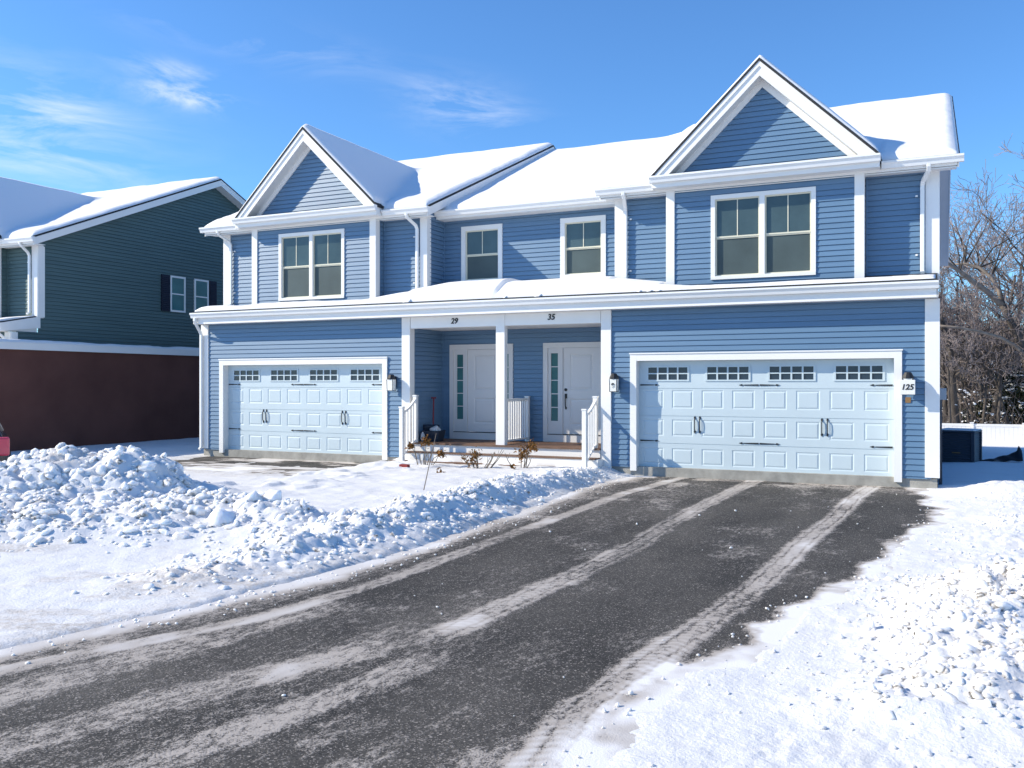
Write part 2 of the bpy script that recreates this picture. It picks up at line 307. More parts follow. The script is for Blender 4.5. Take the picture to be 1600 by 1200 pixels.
def ground_h(x, y):
    z = base_g(x, y)
    lawn = sst(-10.9, -10.2, x) * (1 - sst(-5.6, -5.1, x)) * sst(-9.5, -7.0, y)
    right = sst(0.2, 1.6, x)
    far = sst(-17.6, -18.6, x)
    t = 0.035 + 0.13 * lawn * (0.8 + 0.35 * fbm(x, y, .7, 2, 3)) + 0.05 * right + 0.06 * far
    t = t + 0.03 * (fbm(x, y, 0.9, 4, 11) - .5) + lawn * (.045 * (fbm(x, y * 1.5, 1.8, 4, 12) - .5) + .05 * sst(.55, .75, fbm(x, y, 2.6, 3, 13)) * sst(-7.5, -9.5, x))
    rw = np.clip(rough_w(x, y), 0, 1)
    bump = pile_h(x, y) * 1.0 + bank_h(x, y) + rpile_h(x, y)
    t = t + bump + rw * (0.13 * (lump(x, y, 2.2, 5) - .7) + 0.075 * (lump(x, y, 5.2, 8) - .7) + .03 * (fbm(x, y, 14, 2, 9) - .5)) * np.clip(.35 + bump * 1.4, .3, 1)
    # small crumble on the flat snow to the right and by the street
    flat = sst(-1.6, 0.2, x) * (1 - sst(-5, 2, y)) * (1 - rw)
    t = t + flat * (0.020 * (fbm(x, y, 2.2, 3, 20) - .5) + 0.038 * (fbm(x * 1.3, y * .8, 5, 5, 21, .66) - .5) + 0.026 * (lump(x, y, 9, 22) - .4) * sst(.38, .6, fbm(x, y, 1.3, 3, 27)))
    fl = (1 - sst(-6, -5, x)) * (1 - rw)
    t = t + fl * (0.022 * (fbm(x, y, 3.2, 4, 25) - .5) + 0.012 * (fbm(x, y, 9, 3, 28) - .5))
    # left driveway: packed, nearly bare by the door
    ld = sst(-16.9, -16.2, x) * (1 - sst(-11.2, -10.6, x)) * sst(-6.0, -3.0, y) * (1 - sst(.2, .6, y))
    t = t - ld * 0.022 + ld * (0.05 * (fbm(x * .8, y * 1.6, 1.6, 5, 43, .6) - .5) + .02 * (fbm(x, y, 6, 3, 44) - .5))
    pad = sst(-16.6, -15.6, x) * (1 - sst(-11.8, -10.9, x)) * sst(-2.6, -0.5, y)
    t = t - pad * (0.11 * (fbm(x * .7, y * 1.8, 1.3, 5, 41, .6) - .20)) - 0.03 * pad * sst(-1.0, .1, y)
    # main driveway: fall below the asphalt inside its ragged edges
    rag = (0.62 - .36 * (1 - sst(-13.2, -11.8, y))) * (fbm(x, y, 1.5, 6, 51, .62) - .5)
    dr = x - (xr(y) + rag - 0.02); dl = (xl(y) + 0.5 * rag) - x
    out = np.maximum(dr, dl)
    out = np.where(y > 0.2, 1, out)
    k = sst(-0.16, 0.30, out); kk = np.where(dl > dr, sst(-.06, .22, out), k)
    t = np.where((y < .2) & (dr > dl), np.minimum(t, .010 + .020 * fbm(x, y, 3, 3, 62)) + (t - np.minimum(t, .010 + .020 * fbm(x, y, 3, 3, 62))) * sst(.05, 1.3, dr), t)
    t = np.where(out < 0.6, -0.03 + (t + 0.03) * kk + 0.012 * (fbm(x, y, 9, 3, 61) - .5) * (kk > 0), t)
    # under the buildings keep below the floors
    return z + t
def axis(segs):
    out = [segs[0][0]]
    for a, b_, d0, d1 in segs:
        x = a
        while x < b_ - 1e-6:
            f = (x - a) / (b_ - a); d = d0 + (d1 - d0) * f
            x = min(b_, x + d); out.append(x)
    return np.array(out)
gx = axis([(-700, -60, 80, 20), (-60, -24, 8, 1), (-24, -13, .5, .09), (-13, -7, .07, .035), (-7, -4.2, .028, .022), (-4.2, -1.8, .08, .06), (-1.8, 2.4, .022, .026), (2.4, 6, .05, .3), (6, 40, .5, 5), (40, 700, 10, 80)])
gy = axis([(-400, -30, 80, 8), (-30, -15.2, 4, .3), (-15.2, -10, .022, .028), (-10, -4, .03, .05), (-4, .7, .05, .07), (.7, 10, .1, .8), (10, 60, 1.0, 5), (60, 900, 10, 90)])
XX, YY = np.meshgrid(gx, gy); ZZ = ground_h(XX, YY)
nx, ny = len(gx), len(gy)
idx = np.arange(nx * ny).reshape(ny, nx)
q = np.stack([idx[:-1, :-1], idx[:-1, 1:], idx[1:, 1:], idx[1:, :-1]], -1).reshape(-1, 4)
dirt = np.clip(pile_h(XX, YY) * 1.2, 0, .8) * sst(.48, .68, fbm(XX, YY, 1.4, 4, 71)) + .5 * np.clip(bank_h(XX, YY), 0, .2)
# grey slush on the packed left driveway and beside the main driveway edge
pad = sst(-17.0, -15.9, XX) * (1 - sst(-11.8, -10.9, XX)) * sst(-5.5, -1.2, YY) * (1 - sst(.5, .8, YY))
dirt = dirt + pad * (.35 + 1.0 * sst(.38, .58, fbm(XX, YY * 2.2, .9, 5, 77)))
edge = (1 - sst(0, .45, np.abs(XX - xl(YY) + .12))) * (YY < -1) * (YY > -13.5)
dirt = np.clip(dirt + .75 * edge * (.4 + fbm(XX, YY, 2, 4, 79)), 0, 1)
fl_ = (1 - sst(-4.9, -4.6, XX)) * sst(-10.5, -8.5, XX) * (1 - sst(-11.0, -10.4, YY))
dirt = dirt + fl_ * .9 * sst(.50, .68, fbm(XX * .5 + YY * .35, YY * 1.6 - XX * .9, 1.6, 5, 78))
dirt = np.clip(dirt + .6 * rpile_h(XX, YY) * 3 * sst(.45, .62, fbm(XX, YY, 2.3, 3, 80)), 0, 1)
v = np.stack([XX, YY, ZZ], -1).reshape(-1, 3)
tag(npmesh('snow_ground', v, q, M['snow'], attrs={'dirt': dirt.ravel()}), kind='structure')

def sheet(name, x0, x1, y0, y1, d, z, fn, mt):
    ax = np.arange(x0, x1 + d, d); ay = np.arange(y0, y1 + d, d); X, Y = np.meshgrid(ax, ay); n, k = len(ax), len(ay)
    ii = np.arange(n * k).reshape(k, n); qq = np.stack([ii[:-1, :-1], ii[:-1, 1:], ii[1:, 1:], ii[1:, :-1]], -1).reshape(-1, 4)
    s_ = fn(X, Y); Zz = z + 0.012 * (fbm(X, Y, .8, 3, 91) - .5) + 0.006 * np.clip(s_, 0, 1)
    return tag(npmesh(name, np.stack([X, Y, Zz], -1).reshape(-1, 3), qq, mt, attrs={'snow': s_.ravel()}), kind='structure')
def drive_snow(X, Y):
    wob = 0.05 * (fbm(X * 0, Y, .5, 3, 13) - .5)
    s = 0.20 + 0.50 * (fbm(X * 1.4, Y * .5, 1.0, 5, 14) - .5) + .12 * (1 - sst(-3.2, -1.8, X)) + .22 * sst(.58, .75, fbm(X, Y * .6, 2.2, 4, 15))
    def track(tab, w, amt, tread=True, y0=-18, y1=1):
        c = np.interp(Y, tab[0], tab[1]) + wob; d = np.abs(X - c)
        e_ = w * (0.8 + .5 * fbm(X, Y, 2.5, 3, 16))
        k = (1 - sst(.55 * e_, 1.15 * e_, d)) * amt * (.45 + .75 * fbm(X * 2, Y * .5, 1.6, 4, 17)) * sst(y0 - .3, y0 + .5, Y + .5 * (fbm(X, Y, 2, 3, 29) - .5)) * (1 - sst(y1 - .6, y1 + .4, Y + .8 * (fbm(X, Y, 2, 3, 30) - .5)))
        if tread:
            ph = (Y + .6 * d) * 2 * math.pi / .085
            k = k * (.88 + .12 * np.sin(ph)) - .25 * amt * (np.abs(d - .42 * w) < .014) * (k > .1)
        return k
    s = s + track(([-14, -12.7, -11.9, -10.7, -9.2, -6.8, -4.3, -2, 0], [-1.05, -1.22, -1.12, -.99, -.86, -.77, -.62, -.58, -.4]), .17, .80)
    s = s + track(([-14, -12.4, -11.6, -9.4, -7.4, -4.5, -1.5, 0], [-3.0, -2.78, -2.70, -2.55, -2.52, -2.60, -2.56, -2.5]), .18, .66, True, -11.9)
    s = s + track(([-14, -12.9, -12.0, -10.4, -8.2, -5.3, -2.8, 0], [-5.0, -4.62, -4.3, -4.10, -4.14, -4.13, -4.16, -3.9]), .13, .52, False)
    s = s + track(([-15, -13.7, -12.9, -12.4, -11], [-3.9, -3.5, -3.25, -3.0, -2.8]), .22, .34, False, -15, -11.9)
    s = s + track(([-15, -13.7, -12.9, -12.4, -11], [-3.1, -2.75, -2.6, -2.5, -2.5]), .18, .30, False, -15, -12.2)
    s = s + track(([-15, -13.7, -12.9, -12.4, -11], [-2.2, -1.95, -1.8, -1.7, -1.6]), .12, .42, True, -15, -13.2)
    s = s + track(([-15, -13.5, -12.5, -11], [-4.6, -4.4, -4.2, -4.0]), .25, .26, False, -15, -11)
    s = s + .55 * (1 - sst(0, .55, X - xl(Y))) * (.3 + 1.0 * fbm(X, Y * .6, 1.7, 4, 18)) + .35 * (1 - sst(0, .22, X - xl(Y)))
    s = s + 1.5 * sst(-.20, .10, X - xr(Y) - (.62 - .36 * (1 - sst(-13.2, -11.8, Y))) * (fbm(X, Y, 1.5, 6, 51, .62) - .5)) * (.25 + 1.1 * fbm(X, Y, 3, 3, 19))
    s = s + .42 * sst(-1.6, -.2, Y) * sst(.45, .62, fbm(X, Y, 1.5, 4, 20))
    s = s + .10 * (1 - sst(-13.6, -12.2, Y)) * sst(.42, .62, fbm(X, Y * .5, 1.3, 4, 23))
    return s
sheet('driveway', -6.4, 1.6, -17.2, 0.12, 0.024, G + 0.006, drive_snow, M['asphalt'])
def pad_snow(X, Y): return .12 + .95 * (1 - sst(.35, .66, fbm(X, Y * 1.8, 1.0, 5, 24))) + .5 * (1 - sst(-2.6, -1.4, Y))
sheet('left_driveway', -16.3, -10.9, -3.0, 0.12, 0.05, G + 0.004, pad_snow, M['asphalt'])

# ------------------------------------------------------------------ snow lumps
def ico(n):
    bm = bmesh.new(); bmesh.ops.create_icosphere(bm, subdivisions=n, radius=1)
    v = np.array([p.co[:] for p in bm.verts]); f = np.array([[a.index for a in p.verts] for p in bm.faces]); bm.free(); return v, f
ICO = {1: ico(1), 2: ico(2), 3: ico(3)}
def chunks(name, pts, rad, sub, seed, label):
    parts = []; off = 0
    for sb, sel in ((3, rad > .055), (sub, rad <= .055)):
        if sel.sum(): v, f, d = chunk_arrays(pts[sel], rad[sel], sb, seed + sb); parts.append((v, f + off, d)); off += len(v)
    return tag(npmesh(name, np.concatenate([p[0] for p in parts]), np.concatenate([p[1] for p in parts]), M['chunk'], attrs={'dirt': np.concatenate([p[2] for p in parts])}), label, 'snow', kind='stuff')
def chunk_arrays(pts, rad, sub, seed):
    r_ = np.random.default_rng(seed); bv, bf = ICO[sub]; n = len(pts); k = len(bv)
    V = np.empty((n, k, 3)); D = np.zeros((n, k))
    for i in range(n):
        sc = rad[i] * r_.uniform(.65, 1.25, 3); sc[2] *= .8
        d = bv.copy()
        for j in range(3):
            nrm = r_.normal(size=3); nrm /= np.linalg.norm(nrm)
            p = d @ nrm; lim = r_.uniform(.5, .85); d = d - np.clip(p - lim, 0, None)[:, None] * nrm * .7
        for fq, am in ((2.2, .16), (4.1, .10), (8.3, .05)):
            w_ = r_.normal(size=(3, 3)) * fq; q_ = r_.uniform(0, 6.28, 3); d = d * (1 + am * (np.sin(bv @ w_ + q_).sum(1, keepdims=True)) / 1.6)
        ph = r_.uniform(0, 6.28, 3)
        d = d * (1 + r_.normal(0, .02, (k, 1)))
        a = r_.uniform(0, 6.28); ca, sa = math.cos(a), math.sin(a)
        d = d * sc; d = np.stack([d[:, 0] * ca - d[:, 1] * sa, d[:, 0] * sa + d[:, 1] * ca, d[:, 2] + d[:, 0] * r_.normal(0, .3)], 1)
        V[i] = d + pts[i]
        if r_.random() < .30: D[i] = r_.uniform(.15, .7)
    F = (bf[None] + (np.arange(n) * k)[:, None, None]).reshape(-1, 3)
    return V.reshape(-1, 3), F, D.ravel()
def scatter(n, x0, x1, y0, y1, dens, seed):
    r_ = np.random.default_rng(seed); x = r_.uniform(x0, x1, n * 40); y = r_.uniform(y0, y1, n * 40)
    d = dens(x, y); keep = r_.uniform(0, 1, n * 40) < d; x = x[keep][:n]; y = y[keep][:n]; return x, y
def place(x, y, r, sink=.62): return np.stack([x, y, ground_h(x, y) + r * (.5 - sink - .35 * vn(x * 9, y * 9, 4) + .25 * (r < .03))], 1)
r_ = np.random.default_rng(3)
px_, py_ = scatter(1350, -17, -5, -14, -2.5, lambda x, y: np.clip(pile_h(x, y) * 2.1, 0, 1) ** 1.0, 1)
rr = np.clip(r_.lognormal(-3.02, .46, len(px_)), .018, .13)
pl = place(px_, py_, rr)
bgx, bgy = scatter(34, -16, -6, -13, -3.5, lambda x, y: np.clip(pile_h(x, y) * 1.6, 0, 1), 44); bgr = r_.uniform(.13, .24, len(bgx)); bgp = np.stack([bgx, bgy, ground_h(bgx, bgy) - bgr * .45], 1)
px2, py2 = scatter(2200, -17, -4.6, -14, -2.5, lambda x, y: np.clip(pile_h(x, y) * 5.5 - .03, 0, 1) * np.clip(1.1 - 1.4 * pile_h(x, y), .25, 1), 2)
r2 = np.clip(r_.lognormal(-3.45, .42, len(px2)), .012, .07)
chunks('snow_pile', np.concatenate([pl, bgp, place(px2, py2, r2)]), np.concatenate([rr, bgr, r2]), 2, 11, 'high heap of ploughed snow lumps before the maroon wall')
bx, by = scatter(520, -7.2, -4.6, -12.2, .1, lambda x, y: np.clip(bank_h(x, y) * 6.5, 0, 1), 4); br = np.clip(r_.lognormal(-3.36, .45, len(bx)), .014, .095)
bx2, by2 = scatter(1300, -7.4, -4.5, -12.5, .2, lambda x, y: np.clip(bank_h(x, y) * 12, 0, .9), 5); br2 = np.clip(r_.lognormal(-3.75, .4, len(bx2)), .010, .05)
chunks('snow_bank', np.concatenate([place(bx, by, br), place(bx2, by2, br2)]), np.concatenate([br, br2]), 2, 12, 'shovelled snow bank along the asphalt driveway edge below the porch')
cx, cy = scatter(1500, -.4, 3, -14, -2, lambda x, y: np.clip(rpile_h(x, y) * 4.5 - .12, 0, 1), 6); cr = np.clip(r_.lognormal(-3.6, .5, len(cx)), .010, .085)
cx2, cy2 = scatter(2600, -1.4, 3.4, -14, -1.2, lambda x, y: np.clip(rpile_h(x, y) * 5, 0, 1) + .12 * sst(.42, .6, fbm(x, y, 1.1, 3, 33)) * sst(0, .5, x - xr(y)), 7); cr2 = np.clip(r_.lognormal(-4.35, .45, len(cx2)), .004, .032)
chunks('snow_clods', np.concatenate([place(cx, cy, cr), place(cx2, cy2, cr2)]), np.concatenate([cr, cr2]), 2, 13, 'loose crumbled snow clods over the white verge right of the driveway')
ex, ey = scatter(700, -5.6, .6, -14.2, -1, lambda x, y: .9 * (1 - sst(0, .5, np.abs(x - xl(y)))) + .5 * (1 - sst(0, .25, np.abs(x - xr(y)))) + .007, 8); er = np.clip(r_.lognormal(-4.6, .45, len(ex)), .004, .018)
chunks('snow_crumbs', np.stack([ex, ey, np.full(len(ex), G + .008) + er * .4], 1), er, 1, 14, 'small snow crumbs scattered over the asphalt driveway and its edges')

# ------------------------------------------------------------------ house kit
CO = 0.105
def siding(mb, mapf, zlo, zhi, bounds, openings=(), t=0.017, zref=0.0):
    zs = set([zlo, zhi]); k0 = math.floor((zlo - zref) / CO)
    k = k0
    while zref + k * CO < zhi: zs.add(zref + k * CO) if zref + k * CO > zlo else None; k += 1
    for o in openings:
        for z in (o[2], o[3]):
            if zlo < z < zhi: zs.add(z)
    zs = sorted(zs)
    for za, zb in zip(zs[:-1], zs[1:]):
        if zb - za < 1e-5: continue
        kc = math.floor((0.5 * (za + zb) - zref) / CO); zk = zref + kc * CO
        oa = t * (1 - (za - zk) / CO); ob = t * (1 - (zb - zk) / CO)
        A = bounds(za + 1e-6); B = bounds(zb - 1e-6)
        if A is None or B is None or A[1] - A[0] < 1e-4: continue
        cuts = sorted([(o[0], o[1]) for o in openings if o[2] - 1e-5 <= za and o[3] + 1e-5 >= zb])
        segs = []; a0, b0 = A[0], B[0]
        for c0, c1 in cuts:
            segs.append((a0, c0, b0, c0)); a0 = b0 = c1
        segs.append((a0, A[1], b0, B[1]))
        for a0, a1, b0, b1 in segs:
            if a1 - a0 < 1e-4: continue
            zt_ = zb
            if zb - za > .05 and abs(zb - (zk + CO)) < 1e-5:
                zt_ = zb - .010; fr_ = (zt_ - za) / (zb - za); c0, c1 = a0 + (b0 - a0) * fr_, a1 + (b1 - a1) * fr_; oc = t * (1 - (zt_ - zk) / CO)
                mb.face([mapf(c0, oc, zt_), mapf(c1, oc, zt_), mapf(c1, -.014, zt_), mapf(c0, -.014, zt_)]); mb.face([mapf(c0, -.014, zt_), mapf(c1, -.014, zt_), mapf(b1, -.014, zb), mapf(b0, -.014, zb)])
                b0, b1, ob = c0, c1, oc
            mb.face([mapf(a0, oa, za), mapf(a1, oa, za), mapf(b1, ob, zt_), mapf(b0, ob, zt_)])
            if abs(za - zk) < 1e-5: mb.face([mapf(a0, -.014, za), mapf(a1, -.014, za), mapf(a1, oa, za), mapf(a0, oa, za)])
EA_Y, EA_Z, RY = 0.36, 5.88, 8.0
def mz(y, ry=RY): return EA_Z + 0.425 * (min(y, 2 * ry - y) - EA_Y)
GC, GH, GZ0, GZ1 = 5.49, 2.17, 5.97, 8.06
def front(Y, s=1): return lambda u, o, z: (s * u, Y - o, z)

def gutter(mb, u0, u1, y, zt):
    # K-style trough, open on top, lip at the front (y is its back)
    prof = [(y, zt - .13), (y - .075, zt - .13), (y - .095, zt - .07), (y - .125, zt - .035), (y - .125, zt), (y - .113, zt), (y - .11, zt - .028), (y - .08, zt - .065), (y - .07, zt - .115), (y - .012, zt - .115), (y - .012, zt), (y, zt)]
    mb.prism([(u0, a, b) for a, b in prof], (u1 - u0, 0, 0))
    mb.prism([(u0 - .004, a, b) for a, b in prof[:5] + [(y, zt)]], (.006, 0, 0)); mb.prism([(u1 - .002, a, b) for a, b in prof[:5] + [(y, zt)]], (.006, 0, 0))
def spout(P, tf, pts, w=.075, d=.055):
    mb = MB(tf); pts = [Vector(p) for p in pts]; rings = []
    for k, p in enumerate(pts):
        tt = (pts[min(k + 1, len(pts) - 1)] - pts[max(k - 1, 0)]).normalized()
        sx = Vector((1, 0, 0)); 
        if abs(tt.x) > .8: sx = Vector((0, 0, 1))
        sx = (sx - tt * sx.dot(tt)).normalized(); sy = tt.cross(sx)
        rings.append([mb.P(p + sx * a * w / 2 + sy * b_ * d / 2) for a, b_ in ((-.7, -1), (.7, -1), (1, -.7), (1, .7), (.7, 1), (-.7, 1), (-1, .7), (-1, -.7))])
    for k in range(len(rings) - 1):
        for j in range(8): mb.f.append([rings[k][j], rings[k][(j + 1) % 8], rings[k + 1][(j + 1) % 8], rings[k + 1][j]])
    mb.f.append(rings[0]); mb.f.append(rings[-1])
    return mb.build('downspout', M['gutter'], P)
def window(P, tf, u0, u1, z0, z1, Y, n, glasses=None, casing=.085):
    c = casing; f = MB(tf); y0, y1 = Y - .035, Y + .05
    f.box(u0, u1, y0, y1, z1 - c, z1).box(u0, u1, y0 - .008, y1, z0, z0 + c * .8).box(u0, u0 + c, y0 + .001, y1, z0 + c * .8, z1 - c).box(u1 - c, u1, y0 + .001, y1, z0 + c * .8, z1 - c)
    a0, a1, b0, b1 = u0 + c, u1 - c, z0 + c * .8, z1 - c
    mw = .10; cw = (a1 - a0 - mw * (n - 1)) / n
    for k in range(1, n): x = a0 + k * cw + (k - 1) * mw; f.box(x, x + mw, y0 + .004, y1, b0, b1)
    w = f.build('window', M['white'], P)
    for k in range(n):
        x0 = a0 + k * (cw + mw); x1 = x0 + cw; zm = b0 + (b1 - b0) * .50; s = .027
        sm = MB(tf)
        for (za, zb, yy) in ((zm, b1, Y + .005), (b0, zm, Y + .02)):
            sm.box(x0, x1, yy, yy + .03, zb - s, zb).box(x0, x1, yy, yy + .03, za, za + s).box(x0, x0 + s, yy + .001, yy + .03, za + s, zb - s).box(x1 - s, x1, yy + .001, yy + .03, za + s, zb - s)
        xm = (x0 + x1) / 2; sm.box(xm - .009, xm + .009, Y + .016, Y + .03, zm + s, b1 - s)
        sm.build('sash', M['sash'], w)
        MB(tf).box(x0 + s * .8, x1 - s * .8, Y + .024, Y + .03, zm + s * .8, b1 - s * .8).build('pane', M['glass'], w)
        MB(tf).box(x0 + s * .8, x1 - s * .8, Y + .038, Y + .046, b0 + s * .8, zm - s * .8).build('pane', M['screen'], w)
    return w
def hinge_mb(mb, x0, x1, z, Y):
    # strap hinge tapering from x0 (wide) to x1 (arrow tip)
    d = 1 if x1 > x0 else -1; L = abs(x1 - x0)
    pr = [(0, .015), (.72 * L, .008), (.72 * L, .005), (.80 * L, .005), (.84 * L, .020), (L, 0)]
    poly = [(x0 + d * a, Y, z + b_) for a, b_ in pr] + [(x0 + d * a, Y, z - b_) for a, b_ in pr[::-1][1:]]
    mb.prism(poly, (0, -.012, 0))
def garage_door(P, tf, u0, u1):
    Y = .15; H = 2.225; W_ = u1 - u0; rec = Y + .012
    D = MB(tf); D.box(u0 - .03, u1 + .03, Y + .014, Y + .06, -.0, H + .02)
    pw = W_ / 8; rows = [(.13, .46), (.70, 1.04), (1.26, 1.63)]
    secs = [0, .555, 1.11, 1.665, H]
    # face sheet as strips around the raised panels (each panel: groove then raised field)
    def strip(a0, a1, b0, b1): D.box(a0, a1, Y, Y + .02, b0, b1)
    wins = []
    for k in range(4): wins.append((u0 + W_ * k / 4 + .19, u0 + W_ * (k + 1) / 4 - .19, 1.83, 2.10))
    for si in range(4):
        z0, z1 = secs[si] + .004, secs[si + 1] - .004
        hol = [(u0 + pw * k + .085, u0 + pw * (k + 1) - .085, *rows[si]) for k in range(8)] if si < 3 else wins
        strip(u0, u1, z0, hol[0][2]); strip(u0, u1, hol[0][3], z1); x = u0
        for h in hol: strip(x, h[0], h[2], h[3]); x = h[1]
        strip(x, u1, hol[0][2], hol[0][3])
        if si < 3:
            for a0, a1, b0, b1 in hol:
                i = .022; j = .05
                A = [(a0, Y, b0), (a1, Y, b0), (a1, Y, b1), (a0, Y, b1)]; B = [(a0 + i, Y + .008, b0 + i), (a1 - i, Y + .008, b0 + i), (a1 - i, Y + .008, b1 - i), (a0 + i, Y + .008, b1 - i)]
                C_ = [(a0 + j, Y - .001, b0 + j), (a1 - j, Y - .001, b0 + j), (a1 - j, Y - .001, b1 - j), (a0 + j, Y - .001, b1 - j)]
                for q1, q2 in ((A, B), (B, C_)):
                    for k in range(4): D.face([q1[k], q1[(k + 1) % 4], q2[(k + 1) % 4], q2[k]])
                D.face(C_)
    door = D.build('garage_door', M['door'], P)
    MB(tf).box(u0, u1, Y - .006, Y + .05, -.012, -.001).build('bottom_seal', M['black'], door)
    for a0, a1, b0, b1 in wins:
        f = MB(tf); s = .028
        f.box(a0 - .03, a1 + .03, Y - .015, Y + .004, b1 - .01, b1 + .02).box(a0 - .03, a1 + .03, Y - .015, Y + .004, b0 - .02, b0 + .01).box(a0 - .03, a0 + .01, Y - .0145, Y + .004, b0 + .01, b1 - .01).box(a1 - .01, a1 + .03, Y - .0145, Y + .004, b0 + .01, b1 - .01)
        for k in range(1, 4): x = a0 + (a1 - a0) * k / 4; f.box(x - .016, x + .016, Y - .012, Y + .004, b0 + .01, b1 - .01)
        zc = (b0 + b1) / 2; 
        for k in range(4):
            xa = a0 + (a1 - a0) * k / 4 + (.016 if k else .01); xb = a0 + (a1 - a0) * (k + 1) / 4 - (.016 if k < 3 else .01); f.box(xa, xb, Y - .011, Y + .004, zc - .012, zc + .012)
        f.build('door_window_frame', M['door'], door)
        MB(tf).box(a0, a1, Y + .006, Y + .012, b0, b1).build('pane', M['gglass'], door)
    for x in (u0 + W_ * .25, u0 + W_ * .75):
        for dx in (-.05, .05):
            hb = MB(tf); hb.tube([(x + dx, Y - .001, .80), (x + dx, Y - .035, .84), (x + dx, Y - .04, .94), (x + dx, Y - .035, 1.04), (x + dx, Y - .001, 1.08)], .011, 6)
            hb.prism([(x + dx - .022, Y, .80), (x + dx, Y, .765), (x + dx + .022, Y, .80), (x + dx, Y, .835)], (0, -.012, 0)); hb.prism([(x + dx - .022, Y, 1.08), (x + dx, Y, 1.045), (x + dx + .022, Y, 1.08), (x + dx, Y, 1.115)], (0, -.012, 0))
            hb.build('handle', M['black'], door)
    um = (u0 + u1) / 2
    for z in (.60, 1.735):
        for a, b_ in ((u0 + .03, u0 + .42), (u1 - .03, u1 - .42), (um - .012, um - .39), (um + .012, um + .39)):
            hb = MB(tf); hinge_mb(hb, a, b_, z, Y); hb.build('strap_hinge', M['black'], door)
    return door

